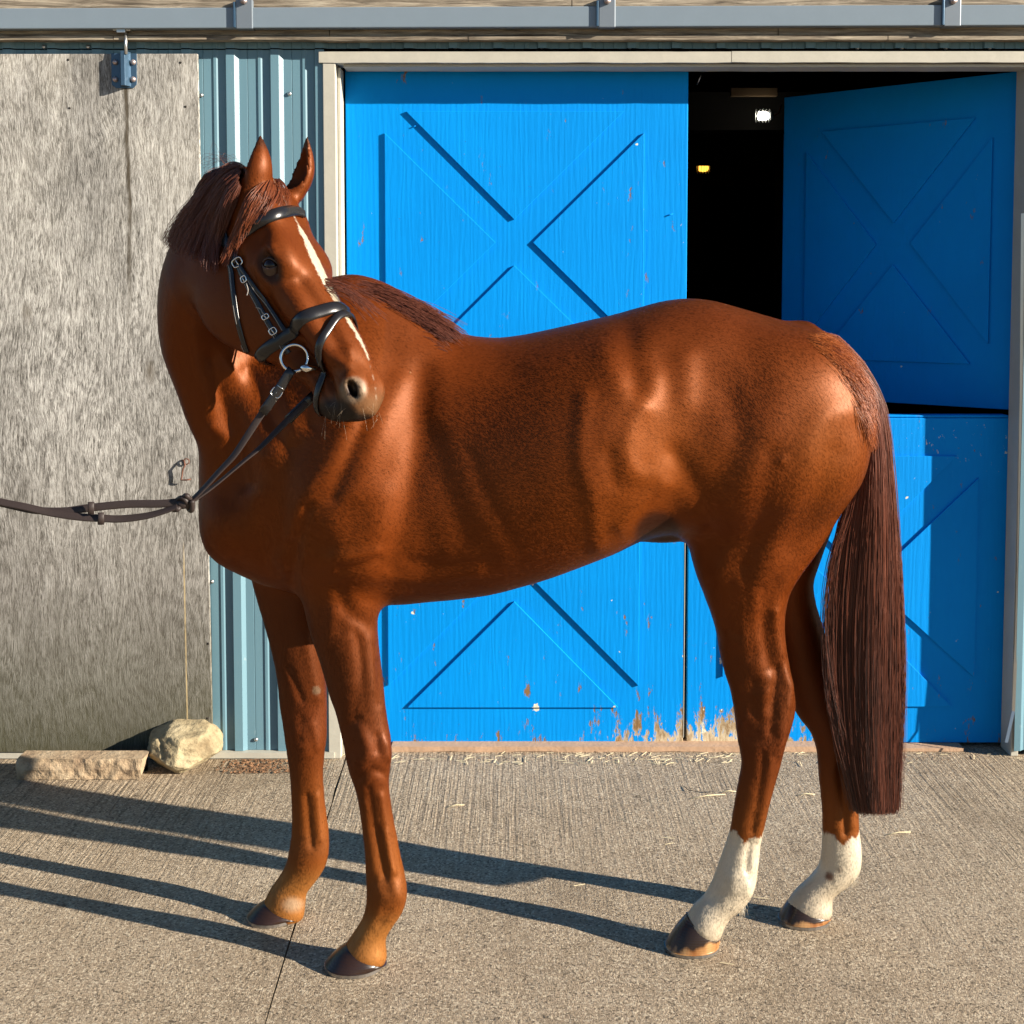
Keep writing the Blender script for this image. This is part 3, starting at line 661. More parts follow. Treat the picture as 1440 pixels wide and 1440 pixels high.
# neck: centre, outward (crest to throat) axis half size, sideways half size; it bends towards the viewer and turns the head back
# head frame
TH_, PH_, RO_ = math.radians(34.8), math.radians(51.6), math.radians(-11.6)
hv = np.array([math.cos(TH_), -math.sin(TH_), 0])
HU = hv * math.cos(PH_) + np.array([0, 0, -math.sin(PH_)])
_n = hv * math.sin(PH_) + np.array([0, 0, math.cos(PH_)])
_l = np.array([-math.sin(TH_), -math.cos(TH_), 0])       # the horse's right, the side we see
HN = _n * math.cos(RO_) + _l * math.sin(RO_); HL = _l * math.cos(RO_) - _n * math.sin(RO_)
HO = at(383.4, 266.3, 2.905)
def hp(u, n, l): return HO + HU * u + HN * n + HL * l
def neck():
    # px, py of centre, Y, heading angle (0 = -X, 90 = to the viewer, 140 = head), rise angle of the axis, half size front-back, half size sideways
    N = [(455, 575, 3.13, 0, 35, .30, .135), (400, 545, 3.125, 15, 50, .265, .125), (352, 505, 3.11, 35, 62, .225, .115), (309, 455, 3.08, 60, 72, .19, .112), (291, 400, 3.035, 88, 78, .165, .106), (301, 350, 2.985, 115, 72, .142, .090), (333, 312, 2.93, 138, 58, .118, .080), (358, 292, 2.895, 145, 45, .10, .07)]
    R = catmull([(*at(a, b, y + .028), h, r, s1, s2) for a, b, y, h, r, s1, s2 in N], 70)
    P_ = Part(R[:, :3].min(0) - .38, R[:, :3].max(0) + .38)
    for i in range(len(R)):
        c = R[i, :3]; t = nrm(R[min(i + 1, 69), :3] - R[max(i - 1, 0), :3]); a = math.radians(R[i, 3])
        head = np.array([-math.cos(a), -math.sin(a), 0]); side = np.cross([0, 0, 1], head)
        fb = nrm(head - t * (head @ t)) if abs(head @ t) < .97 else nrm(np.cross(side, t)); sd_ = np.cross(t, fb)
        P_.ell(c, [fb, sd_, t], [R[i, 5], R[i, 6], R[i, 6] * .9], mg=.09)
    P_.done(.07)
    return R
NECK = neck()

def head():
    P_ = Part(HO - .75, HO + .75)
    A = [HN, HL, HU]
    St = [(-.03, .0, -.10, .050), (.02, .010, -.145, .068), (.08, .012, -.165, .080), (.14, .010, -.165, .086), (.185, .006, -.16, .087), (.235, .002, -.15, .078), (.29, -.002, -.135, .074), (.35, -.003, -.122, .063),
          (.41, -.002, -.108, .057), (.455, -.006, -.10, .051), (.495, -.018, -.100, .048), (.523, -.032, -.104, .044), (.543, -.048, -.104, .037)]
    R = catmull(St, 60)
    for u, a, b, w_ in R: P_.ell(hp(u, (a + b) / 2, 0), A, [(a - b) / 2, w_, .03], mg=.08)
    # brow and cheek bones, jaws
    for s_ in (-1, 1):
        P_.ell(hp(.065, -.035, .052 * s_), [HU, HL, HN], [.060, .034, .045], .035)
        P_.ell(hp(.175, -.030, .064 * s_), [HU, HL, HN], [.055, .032, .028], .035)
        P_.ell(hp(.30, -.062, .052 * s_), [nrm(HU + HN * -.05), HL, HN], [.12, .024, .018], .03)
        P_.ell(hp(.155, -.19, .047 * s_), [HU, HL, HN], [.125, .040, .10], .030)
        P_.ell(hp(.235, -.195, .036 * s_), [nrm(HU * 1 + HN * .35), HL, nrm(HN - HU * .35)], [.13, .03, .062], .04)
        P_.ell(hp(.508, -.060, .033 * s_), [HU, HL, HN], [.042, .023, .036], .02)     # nostril wing
    # lower jaw to chin
    J = catmull([(.28, -.19, .05, .036), (.35, -.165, .040, .036), (.41, -.142, .032, .034), (.46, -.128, .028, .034), (.50, -.130, .028, .034), (.52, -.128, .022, .03)], 24)
    for u, n_, r1, w_ in J: P_.ell(hp(u, n_, 0), A, [r1, w_, .02], .012)
    P_.ell(hp(.492, -.140, 0), A, [.030, .03, .032], .02)
    # upper lip
    P_.ell(hp(.535, -.088, 0), A, [.040, .040, .030], .025)
    # eye sockets
    for s_ in (-1, 1):
        P_.ell(hp(.190, -.058, .093 * s_), [HU, HL, HN], [.034, .016, .021], .010, sub=True)
        P_.ell(hp(.105, -.05, .098 * s_), [HU, HL, HN], [.03, .014, .02], .03, sub=True)     # hollow above the eye
        # nostril opening with a rim
        q = nrm(HL * s_ * .85 + HU * .42 + HN * .22); e1 = HU * .97 - HN * .22; e1 = nrm(e1 - q * (e1 @ q)); e2 = np.cross(q, e1); e2 = e2 if e2 @ HN > 0 else -e2
        cn = hp(.520, -.056, .045 * s_)
        for t in np.linspace(1.2, 5.4, 14):
            P_.ell(cn + e1 * (.027 * math.cos(t)) + e2 * (.013 * math.sin(t)), E3, [.0070] * 3, .009)
        P_.ell(cn + q * .006, [e1, e2, q], [.0225, .0088, .03], .005, sub=True)
    P_.done(.035)
head()
def ears():
    for s_, tip, bl, br in ((1, (365, 194), (338, 276), (374, 266)), (-1, (430, 196), (393, 268), (430, 280))):
        Yc = (HO + HL * .055 * s_)[1] + .02
        B = (at(*bl, Yc) + at(*br, Yc)) / 2; T = at(*tip, Yc + .0)
        up = nrm(T - B); H = np.linalg.norm(T - B)
        face = nrm(np.array([-.75, .65, 0]) if s_ == 1 else np.array([-.80, -.60, 0])); face = nrm(face - up * (face @ up)); side = np.cross(up, face)
        P_ = Part(B - .2, B + .25)
        W = [.030, .032, .034, .034, .032, .028, .022, .0145, .006]
        for i in range(40):
            t = i / 39; w_ = np.interp(t * 8, range(9), W)
            c = B + up * H * (t * 1.03 - .04) - face * .012 * math.sin(t * 3) + side * .0
            P_.ell(c, [side, face, up], [w_, w_ * .78, .012], mg=.05)
        for i in range(34):
            t = .10 + i / 33 * .80; w_ = (np.interp(t * 8, range(9), W) - .0065) * min(1, (t - .04) / .22)
            if w_ < .003: continue
            c = B + up * H * (t * 1.03 - .04) - face * .012 * math.sin(t * 3) + face * (.013)
            P_.ell(c, [side, face, up], [w_ * .92, w_ * .95, .012], sub=True, k=.006, mg=.05)
        P_.done(.022)
ears()
# sheath between the hind legs, dock of the tail
blob(925, 742, YB - .0, (.075, .055, .035), .1, .035)
limb([(1120, 455, 1140, 500, YB, .045), (1150, 470, 1140, 520, YB, .04), (1175, 485, 1155, 530, YB, .035), (1200, 510, 1170, 550, YB, .03), (1218, 550, 1190, 570, YB, .026), (1232, 600, 1206, 605, YB, .022), (1236, 660, 1214, 662, YB, .018), (1232, 720, 1216, 722, YB, .014)], 40, .03)

def surface_net(F, g0, h):
    ins = F < 0
    c = np.zeros(np.array(F.shape) - 1, np.uint8)
    for i in (0, 1):
        for j in (0, 1):
            for k in (0, 1): c += ins[i:F.shape[0] - 1 + i, j:F.shape[1] - 1 + j, k:F.shape[2] - 1 + k]
    act = np.argwhere((c > 0) & (c < 8)); idx = np.full(c.shape, -1, np.int32); idx[tuple(act.T)] = np.arange(len(act))
    V = np.zeros((len(act), 3)); W = np.zeros(len(act)); del c
    cor = {}
    for o in [(i, j, k) for i in (0, 1) for j in (0, 1) for k in (0, 1)]: cor[o] = F[act[:, 0] + o[0], act[:, 1] + o[1], act[:, 2] + o[2]]
    for ax in range(3):
        for o in cor:
            if o[ax]: continue
            p = list(o); p[ax] = 1; a, b = cor[o], cor[tuple(p)]; m = (a < 0) != (b < 0)
            t = np.where(m, a / np.where(m, a - b, 1), 0); P = np.zeros((len(act), 3)); P += np.array(o); P[:, ax] += t
            V += P * m[:, None]; W += m
    V = (V / W[:, None] + act) * h + g0
    Q = []
    for ax in range(3):
        s0 = [slice(1, -1)] * 3; s0[ax] = slice(0, -1); s1_ = list(s0); s1_[ax] = slice(1, None)
        A, B = ins[tuple(s0)], ins[tuple(s1_)]; e = np.argwhere(A != B); fl = A[tuple(e.T)]
        e = e + np.array([0 if i == ax else 1 for i in range(3)])
        u, v = (ax + 1) % 3, (ax + 2) % 3; du = np.zeros(3, int); du[u] = 1; dv = np.zeros(3, int); dv[v] = 1
        q = [idx[tuple((e - a).T)] for a in (du + dv, dv, du * 0, du)]
        q = np.stack(q, 1); q[~fl] = q[~fl][:, ::-1]; Q.append(q)
    Q = np.concatenate(Q); Q = Q[(Q >= 0).all(1)]
    return V, Q
HVV, HQ = surface_net(FLD, G0, HV)
def edges_of(Q):
    E = np.concatenate([Q[:, [0, 1]], Q[:, [1, 2]], Q[:, [2, 3]], Q[:, [3, 0]]]); return E
HE = edges_of(HQ)
def smooth(V, E, it, lam=.5, w=None):
    n = len(V); deg = np.bincount(E[:, 0], minlength=n) + np.bincount(E[:, 1], minlength=n)
    for _ in range(it):
        A = np.stack([np.bincount(E[:, 0], V[E[:, 1], k], n) + np.bincount(E[:, 1], V[E[:, 0], k], n) for k in range(3)], 1) / np.maximum(deg, 1)[:, None]
        l = lam if w is None else lam * w[:, None]
        V = V + (A - V) * l
    return V
def vnormals(V, Q):
    a = V[Q[:, 2]] - V[Q[:, 0]]; b = V[Q[:, 3]] - V[Q[:, 1]]; fn = np.cross(a, b); N = np.zeros_like(V)
    for k in range(4):
        for c in range(3): N[:, c] += np.bincount(Q[:, k], fn[:, c], len(V))
    return N / np.maximum(np.linalg.norm(N, axis=1), 1e-12)[:, None]
def pxof(V):
    v = V - O3; z = v @ F3; return CX + FPX * (v @ R3) / z, CY - FPX * (v @ U3) / z
def headco(V): d = V - HO; return d @ HU, d @ HN, d @ HL
hu, hn, hl = headco(HVV)
inhead = (hu > -.12) & (hu < .62) & (hn > -.32) & (np.abs(hl) < .14) & (HVV[:, 1] < 3.0) & ((hu < .33) | (np.hypot(hn + .065, hl) < .115))
body_w = np.where(inhead, .35, 1.0)
HVV = smooth(HVV, HE, 10, .5, body_w)

# ------------------------------------------------------------------ muscles, bones and folds worked into the skin
PX, PY = pxof(HVV); NRM = vnormals(HVV, HQ)
VW = O3 - HVV; VW /= np.linalg.norm(VW, axis=1)[:, None]
FACE = np.clip((NRM * VW).sum(1) * 2.2, 0, 1)
def seg_dist(px_, py_, pts):
    d = np.full(len(px_), 1e9)
    for (a, b), (c, e) in zip(pts[:-1], pts[1:]):
        vx, vy = c - a, e - b; t = np.clip(((px_ - a) * vx + (py_ - b) * vy) / max(vx * vx + vy * vy, 1e-6), 0, 1)
        d = np.minimum(d, np.hypot(px_ - a - t * vx, py_ - b - t * vy))
    return d
DISP = np.zeros(len(HVV))
def stroke(pts, wd, amp, ymin=0, ymax=3.16):
    if len(pts) == 1: pts = pts * 2
    if len(pts) > 2: pts = [tuple(q) for q in catmull(pts, 8 * len(pts))]
    m = (PX > min(p[0] for p in pts) - 3 * wd) & (PX < max(p[0] for p in pts) + 3 * wd) & (PY > min(p[1] for p in pts) - 3 * wd) & (PY < max(p[1] for p in pts) + 3 * wd) & (HVV[:, 1] > ymin) & (HVV[:, 1] < ymax)
    d = seg_dist(PX[m], PY[m], pts); DISP[m] += amp * SK * np.exp(-(d / wd)**2) * FACE[m]
SK = .72
for a in [
    # shoulder and chest
    ([(505, 560), (470, 640), (437, 690), (414, 750)], 15, .009), ([(430, 600), (402, 660), (392, 720), (402, 770)], 20, -.014), ([(560, 540), (528, 620), (500, 690)], 18, .008),
    ([(512, 590), (488, 650), (468, 700)], 9, -.006), ([(595, 520), (590, 590), (582, 660), (566, 730), (548, 800)], 19, -.012), ([(532, 700), (534, 740)], 26, .009), ([(480, 700), (470, 740)], 18, .004),
    ([(455, 770), (430, 752)], 14, -.009), ([(478, 803), (505, 796), (532, 788)], 7, -.006), ([(470, 785), (505, 780), (530, 775)], 8, .005), ([(475, 830), (490, 862), (520, 880)], 9, -.006), ([(505, 850), (530, 860)], 10, .004),
    ([(396, 785), (404, 800)], 13, .012), ([(432, 715), (414, 770), (412, 830), (424, 870)], 9, -.012), ([(360, 700), (352, 760), (372, 820)], 16, .006), ([(330, 640), (322, 700)], 16, -.008),
    ([(506, 900), (507, 950), (498, 1010)], 6, -.0045), ([(480, 900), (486, 960)], 8, .003), ([(522, 900), (524, 970)], 7, .003), ([(470, 860), (462, 900)], 8, .004),
    # ribs and girth
    ([(606, 610), (622, 680), (652, 760)], 18, -.006), ([(638, 620), (660, 690), (700, 770)], 14, .002), ([(662, 640), (686, 700), (724, 770)], 11, -.002),
    ([(545, 812), (600, 815), (670, 806)], 9, .005), ([(575, 790), (630, 796), (690, 790)], 10, -.005), ([(640, 640), (690, 760)], 30, -.004), ([(600, 470), (640, 500), (720, 520)], 20, -.004),
    # loin, flank, stifle fold
    ([(882, 472), (888, 505), (895, 540)], 18, -.010), ([(848, 498), (864, 535), (878, 556)], 16, .0045), ([(918, 535), (908, 570)], 18, .0045), ([(932, 505), (944, 550)], 20, -.005), ([(965, 505), (962, 560)], 20, .007),
    ([(902, 575), (886, 606), (880, 640), (896, 668), (922, 672)], 14, .0055), ([(935, 620)], 34, -.005), ([(855, 640), (864, 680)], 13, -.006), ([(822, 560), (816, 640), (832, 700), (838, 765)], 13, .006), ([(936, 682), (900, 706), (870, 740)], 10, .006),
    ([(950, 640), (985, 700), (1000, 745)], 16, -.009), ([(1030, 560), (1040, 620), (1010, 680)], 24, -.010), ([(1000, 480), (1040, 500)], 30, .006), ([(1050, 500), (1070, 560)], 24, -.005),
    # quarters and gaskin
    ([(1205, 575), (1160, 588), (1140, 620), (1130, 670), (1098, 740), (1075, 800), (1066, 850)], 20, .007), ([(1175, 640), (1150, 700), (1115, 770)], 18, -.006), ([(1085, 640), (1070, 720), (1048, 790)], 16, -.006), ([(1100, 648)], 7, .004),
    ([(1020, 780), (1004, 840), (1012, 870)], 12, .005), ([(1030, 850), (1022, 876), (1036, 892)], 7, -.005), ([(1088, 820), (1078, 880), (1086, 940)], 10, -.006), ([(1045, 830), (1050, 900)], 14, .005),
    ([(1100, 930), (1092, 965), (1082, 990)], 8, -.0065), ([(1112, 960), (1108, 990)], 7, .004), ([(1060, 980), (1050, 1010)], 9, .005), ([(1078, 1000), (1065, 1030)], 7, -.003), ([(1100, 1000), (1094, 1040)], 7, .003),
    ([(1086, 880), (1094, 850)], 7, .003), ([(1062, 1185), (1052, 1205), (1050, 1225)], 4, -.003), ([(1070, 1080), (1062, 1140)], 6, .002),
    # knee and cannon of the near fore leg
    ([(512, 1040), (522, 1062)], 10, .004), ([(500, 1030), (496, 1060)], 6, -.003), ([(540, 1040), (544, 1062)], 7, .004), ([(505, 1096), (525, 1086), (545, 1092)], 6, -.003), ([(529, 1165), (536, 1200), (542, 1232)], 4.5, -.0055), ([(541, 1170), (548, 1210), (552, 1238)], 4, .0035), ([(548, 1262), (556, 1256)], 8, .003),
    # neck
    ([(300, 505), (312, 560), (330, 620), (345, 680)], 11, -.012), ([(328, 520), (350, 580), (372, 640)], 14, .009), ([(350, 520), (378, 580), (400, 630)], 9, -.007), ([(272, 470), (282, 540), (298, 600)], 12, .006), ([(400, 560), (425, 610)], 14, .006), ([(300, 600), (318, 615)], 8, .006)]:
    stroke(*a)
SK = 1.0
for a in [  # joints and tendons of the two near legs
    ([(497, 1040), (500, 1068)], 8, .003), ([(508, 1028), (516, 1050), (512, 1078)], 8, .0045), ([(531, 1036), (530, 1056)], 5, -.004), ([(543, 1046), (546, 1066)], 6, .004), ([(503, 1094), (520, 1082), (540, 1086)], 6, -.0035), ([(490, 1020), (505, 1012)], 7, -.003),
    ([(500, 890), (510, 940), (512, 1000)], 6, -.0025), ([(490, 900), (494, 960)], 9, .002), ([(480, 880), (486, 950)], 6, -.0015), ([(532, 930), (534, 990)], 5, -.003),
    ([(519, 1110), (526, 1160), (534, 1210), (541, 1238)], 5, -.004), ([(512, 1130), (518, 1190), (524, 1225)], 6, .003), ([(536, 1120), (545, 1180), (553, 1225)], 5, .004), ([(556, 1248), (560, 1262)], 9, .004), ([(532, 1250), (538, 1262)], 8, .003), ([(545, 1284), (535, 1300)], 8, -.003), ([(520, 1300), (512, 1318)], 8, .002),
    ([(1012, 800), (1022, 850), (1030, 900)], 10, .004), ([(1046, 800), (1052, 860), (1060, 920)], 10, -.004), ([(1072, 830), (1074, 890), (1084, 940)], 10, -.006), ([(1090, 860), (1098, 920), (1110, 965)], 6, .005),
    ([(1035, 960), (1040, 990), (1048, 1010)], 9, .004), ([(1060, 960), (1058, 1000)], 8, -.004), ([(1078, 975), (1074, 1005)], 8, .005), ([(1096, 940), (1090, 985), (1084, 1030)], 6, -.006), ([(1110, 975), (1104, 1010), (1096, 1060)], 6, .004), ([(1050, 1035), (1070, 1042), (1090, 1038)], 7, -.003),
    ([(1074, 1060), (1066, 1120), (1058, 1170)], 4.5, -.0045), ([(1056, 1060), (1048, 1120), (1040, 1170)], 7, .002), ([(1084, 1070), (1076, 1130), (1066, 1180)], 5, .003), ([(1054, 1185), (1050, 1225)], 4, -.0035), ([(1030, 1235), (1034, 1250)], 10, .003), ([(1050, 1245), (1052, 1256)], 8, .004), ([(1010, 1258), (1000, 1268)], 8, -.002)]: stroke(*a)
for a in [([(432, 1120), (435, 1160), (438, 1190)], 4.5, -.006), ([(446, 1120), (450, 1180)], 5, .003), ([(422, 1030), (430, 1056)], 9, .003), ([(440, 1020), (446, 1050)], 6, .003), ([(425, 1010), (422, 1040)], 5, -.003), ([(405, 940), (425, 985)], 5, -.005), ([(430, 900), (448, 980)], 9, .004)]: stroke(*a, 3.14, 3.4)
for a in [([(1182, 1075), (1186, 1130), (1189, 1172)], 4.5, -.007), ([(1196, 1080), (1198, 1160)], 5, .003), ([(1170, 1090), (1172, 1160)], 6, .002), ([(1180, 1015), (1186, 1050)], 7, -.003)]: stroke(*a, 3.14, 3.4)
# the head, in head space
HU_, HN_, HL_ = headco(HVV)
def hstroke(pts, wd, amp, both=True):
    """pts: (u, n, |l|) points in metres on the side of the head"""
    P = np.asarray(pts, float); P = catmull(P, 24) if len(P) > 2 else (np.repeat(P, 2, 0) if len(P) == 1 else P)
    m = inhead.copy(); q = np.stack([HU_[m], HN_[m], np.abs(HL_[m])], 1); d = np.full(len(q), 9.)
    for a, b in zip(P[:-1], P[1:]):
        v = b - a; t = np.clip(((q - a) @ v) / max(v @ v, 1e-9), 0, 1); d = np.minimum(d, np.linalg.norm(q - a - t[:, None] * v, axis=1))
    DISP[m] += amp * np.exp(-(d / wd)**2)
hstroke([(.165, -.028, .095), (.19, -.034, .098), (.215, -.046, .09)], .009, .005)          # upper lid ridge
hstroke([(.165, -.085, .09), (.195, -.09, .09), (.225, -.082, .08)], .008, .0035)            # lower lid ridge
hstroke([(.17, -.105, .09), (.20, -.108, .088)], .007, -.004)
hstroke([(.235, -.075, .07), (.28, -.088, .062), (.36, -.075, .055)], .010, .008)            # facial crest
hstroke([(.24, -.115, .07), (.30, -.115, .06), (.36, -.10, .055)], .014, -.009)
hstroke([(.25, -.03, .06), (.33, -.03, .05), (.42, -.035, .045)], .016, -.006)
hstroke([(.40, -.07, .05), (.44, -.055, .05), (.47, -.04, .05)], .010, .006)
hstroke([(.45, -.085, .05), (.48, -.075, .055), (.50, -.075, .06)], .006, -.003)
hstroke([(.42, -.118, .04), (.46, -.125, .035), (.50, -.122, .035)], .006, -.006)            # corner of the mouth
hstroke([(.10, -.09, .08), (.12, -.14, .075), (.17, -.20, .065), (.24, -.235, .05)], .012, .004)
hstroke([(.13, -.115, .08), (.15, -.16, .072), (.20, -.19, .065)], .014, -.004)
hstroke([(.30, -.13, .05), (.37, -.105, .05), (.42, -.09, .05)], .005, .003)
hstroke([(.33, -.14, .05), (.40, -.13, .04)], .010, -.004)
hstroke([(.44, -.02, .04), (.47, -.03, .045), (.49, -.04, .05)], .008, .003)
hstroke([(.245, -.045, .075), (.27, -.06, .068)], .010, -.003)
HVV = HVV + NRM * DISP[:, None]
HVV = smooth(HVV, HE, 2, .4)
NRM = vnormals(HVV, HQ); PX, PY = pxof(HVV)

# ------------------------------------------------------------------ coat colours (markings, skin, darker and more golden hair, some painted muzzle shade)
def vnoise(sc, seed=0, oct_=3):
    rs = np.random.RandomState(seed); out = np.zeros(len(HVV)); amp = 1; tot = 0
    for o_ in range(oct_):
        k = np.zeros(len(HVV))
        for _ in range(7):
            d = nrm(rs.randn(3)); k += np.sin(HVV @ d * sc * (2**o_) * rs.uniform(.7, 1.3) * 6.28 + rs.uniform(0, 6.28))
        out += amp * k / 7; tot += amp; amp *= .55
    return out / tot
ss = lambda x, a, b: np.clip((x - a) / (b - a), 0, 1)**2 * (3 - 2 * np.clip((x - a) / (b - a), 0, 1))
COL = np.zeros((len(HVV), 3)); COL[:] = (.150, .030, .0030)
def mixc(w_, c): 
    global COL
    w_ = np.clip(w_, 0, 1)[:, None]; COL = COL * (1 - w_) + np.array(c) * w_
n4 = vnoise(70, 9, 2); n1, n2, n3 = vnoise(1.6, 1), vnoise(6, 2), vnoise(28, 3)
Zc = HVV[:, 2]; Xc = HVV[:, 0]; Yc_ = HVV[:, 1]
mixc(.5 * ss(n1, -.1, .5), (.14, .028, .0034)); mixc(.35 * ss(-n1 + n2 * .4, .1, .6), (.18, .041, .004))
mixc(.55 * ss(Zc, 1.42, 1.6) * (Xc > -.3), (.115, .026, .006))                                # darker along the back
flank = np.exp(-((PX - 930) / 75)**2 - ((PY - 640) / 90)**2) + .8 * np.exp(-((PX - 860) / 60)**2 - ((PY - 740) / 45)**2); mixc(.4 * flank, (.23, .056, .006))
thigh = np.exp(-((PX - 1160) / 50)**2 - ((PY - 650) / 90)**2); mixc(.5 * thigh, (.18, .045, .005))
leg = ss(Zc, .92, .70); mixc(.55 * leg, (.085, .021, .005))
front = Xc < 0
gold = ss(Zc, .50, .22); mixc(gold * .65, (.24, .070, .012)); mixc(front * ss(Zc, .17, .09) * .8, (.36, .15, .038))
mixc(front * ss(np.abs(Zc - .205), .05, .01) * .55, (.17, .05, .012))
mixc(.5 * np.exp(-((Zc - .56) / .06)**2), (.12, .028, .008))
fore_arm = front * ss(Zc, .95, .85) * ss(Zc, .55, .68); mixc(.45 * fore_arm, (.075, .02, .006))
hd = inhead * 1.0
hU, hN, hL = headco(HVV)
mixc(hd * .35, (.10, .024, .006)); mixc(hd * .7 * ss(hU, .42, .50), (.16, .04, .008))
# blaze
bw = .0165 * np.interp(hU, [.105, .13, .20, .30, .37, .44, .475], [.1, .5, 1.0, .8, .5, .28, .0]); bl = (hL - .002) + .003 * n2 * 1.2
mixc((hN > -.05) * inhead * ss(np.abs(bl) - bw - .0025 * n3 - .0030 * n4, .0016, -.0012), (.58, .53, .44))
# muzzle
mz = inhead * ss(hU + .25 * (-hN - .06) + .02 * n2, .495, .53); mixc(mz * .85 * ss(hN, -.02, -.05), (.17, .090, .045))
mixc(inhead * ss(hU - .55 * (hN + .10) + .012 * n2, .50, .53) * ss(hU, .40, .43) * ss(hN, -.066, -.086), (.028, .022, .02))  # dark skin of the lower muzzle, with shade painted into the colour
for s_ in (-1, 1):
    q = HVV - hp(.522, -.056, .047 * s_); dn = np.linalg.norm(q, axis=1); mixc(ss(dn - .004 * n3, .033, .024) * .9, (.20, .145, .10)); mixc(ss(dn - .003 * n3, .020, .012), (.012, .006, .005))
    q = np.stack([hU - .192, hN + .060, hL - .09 * s_], 1); de = np.sqrt((q[:, 0] / 1.5)**2 + q[:, 1]**2 + q[:, 2]**2); mixc(ss(de, .034, .022) * .85, (.035, .016, .009))
mixc(inhead * ss(hN, -.14, -.20) * .25, (.10, .026, .008))
# ears
mixc((Zc > HO[2] + .062) * (PY < 225) * ss(PY + 3 * n2, 214, 200) * .85, (.05, .018, .008))
# white socks
for (x0_, x1_, y0_, y1_, zt) in ((.35, .75, 2.95, 3.19, at(1050, 1170, NH + .03)[2]), (.7, 1.0, 3.19, 3.4, at(1180, 1172, FH)[2])):
    cx_m = HVV[(Zc < zt + .02) & (Zc > zt - .02) & (Xc > x0_) & (Xc < x1_) & (Yc_ > y0_) & (Yc_ < y1_)].mean(0)
    an = np.arctan2(Yc_ - cx_m[1], Xc - cx_m[0]); edge = zt + .013 * np.sin(an * 2.0 + 1.5) + .006 * np.sin(an * 5 + 1) + .004 * n3 + .010 * n4
    m = (Xc > x0_ - .3) & (Xc < x1_ + .1) & (Yc_ > y0_) & (Yc_ < y1_) & (Xc > .2)
    mixc(m * ss(Zc - edge, .003, -.003), (.66, .60, .50))
mixc((Xc > .2) * ss(Zc, .14, .06) * .25, (.30, .22, .14))
mixc(ss(np.hypot(PX - 1166, PY - 1232) - 4 * n3, 9, 3) * (Xc > .6) * .9, (.14, .05, .025)); mixc(ss(np.hypot(PX - 1181, PY - 1224), 8, 2) * (Xc > .6) * .5, (.10, .06, .045))
mixc((PX < 470) * (Yc_ > 3.18) * (Zc < .14) * ss(np.hypot((PX - 412) / 1.4, PY - 1272) - 3 * n3, 16, 3) * .6, (.45, .35, .25))
mixc(ss(np.hypot(PX - 445, PY - 971), 7, 5) * (Yc_ > 3.1) * .7, (.16, .11, .07))               # chestnut callus
for px_, py_, y_ in ((1016, 1310, 3.0),): pass
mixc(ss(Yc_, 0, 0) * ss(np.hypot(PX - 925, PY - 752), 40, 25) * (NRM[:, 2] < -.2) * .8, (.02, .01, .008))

# ------------------------------------------------------------------ link the skin
def coat_shader(n, col, nrm_=None, rough=.54):
    """dark body colour under a silky lobe tinted by the hair, and a faint clear glint"""
    b = n.b; n.set(b.inputs['Base Color'], n.mix(1.0, col, (.78, .72, .62), 'MULTIPLY')); b.inputs['Roughness'].default_value = .44; b.inputs['Specular IOR Level'].default_value = .13
    g = n.new('ShaderNodeBsdfGlossy'); gm = n.new('ShaderNodeGamma'); n.set(gm.inputs[0], col); gm.inputs[1].default_value = .74; n.lk(gm.outputs[0], g.inputs[0]); g.inputs['Roughness'].default_value = rough
    if nrm_ is not None: n.lk(nrm_, g.inputs['Normal']); n.lk(nrm_, b.inputs['Normal'])
    mx = n.new('ShaderNodeMixShader'); mx.inputs[0].default_value = .21; n.lk(b.outputs[0], mx.inputs[1]); n.lk(g.outputs[0], mx.inputs[2]); n.lk(mx.outputs[0], n.out.inputs[0])
def mat_coat():
    n = NB('chestnut_coat'); a = n.attr('coat'); P = n.P
    st = n.noise(P, 240, 3, .65)
    c = n.mix(n.rng(st, .38, .62), n.mix(.08, a.outputs['Color'], (0, 0, 0)), a.outputs['Color'])
    coat_shader(n, c, n.bump(st, .18, .0010)); return n.m
M['coat'] = mat_coat()
horse = empty('horse', (float(at(750, 700, YB)[0]), YB, 0))
tag(horse, 'chestnut horse with white hind socks and a white blaze, standing side on and looking back', 'horse')
def np_mesh(name, V, Q, mat, parent):
    me = bpy.data.meshes.new(name); me.vertices.add(len(V)); me.vertices.foreach_set('co', V.astype(np.float32).ravel())
    me.loops.add(Q.size); me.loops.foreach_set('vertex_index', Q.ravel().astype(np.int32)); me.polygons.add(len(Q))
    me.polygons.foreach_set('loop_start', np.arange(0, Q.size, Q.shape[1], dtype=np.int32)); me.polygons.foreach_set('loop_total', np.full(len(Q), Q.shape[1], np.int32))
    me.polygons.foreach_set('use_smooth', np.ones(len(Q), bool)); me.update(); me.validate()
    me.materials.append(mat); o = bpy.data.objects.new(name, me); return link(o, parent)
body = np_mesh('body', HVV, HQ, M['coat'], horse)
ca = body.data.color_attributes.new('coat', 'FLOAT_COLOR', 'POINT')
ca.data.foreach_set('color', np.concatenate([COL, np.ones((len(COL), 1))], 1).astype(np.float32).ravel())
BV = BVHTree.FromPolygons([Vector(v) for v in HVV.tolist()], HQ.tolist())
def surf(px, py, off=.0, Y=None):
    """point of the horse's skin seen at a point of the photo, and its normal"""
    d = Vector(ray(px, py)).normalized(); h = BV.ray_cast(Vector(O3), d)
    if h[0] is None:
        p = Vector(at(px, py, Y if Y else 2.95)); return p, Vector((0, -1, 0))
    n = h[1]; n = n if n.dot(d) < 0 else -n
    return h[0] + n * off, n

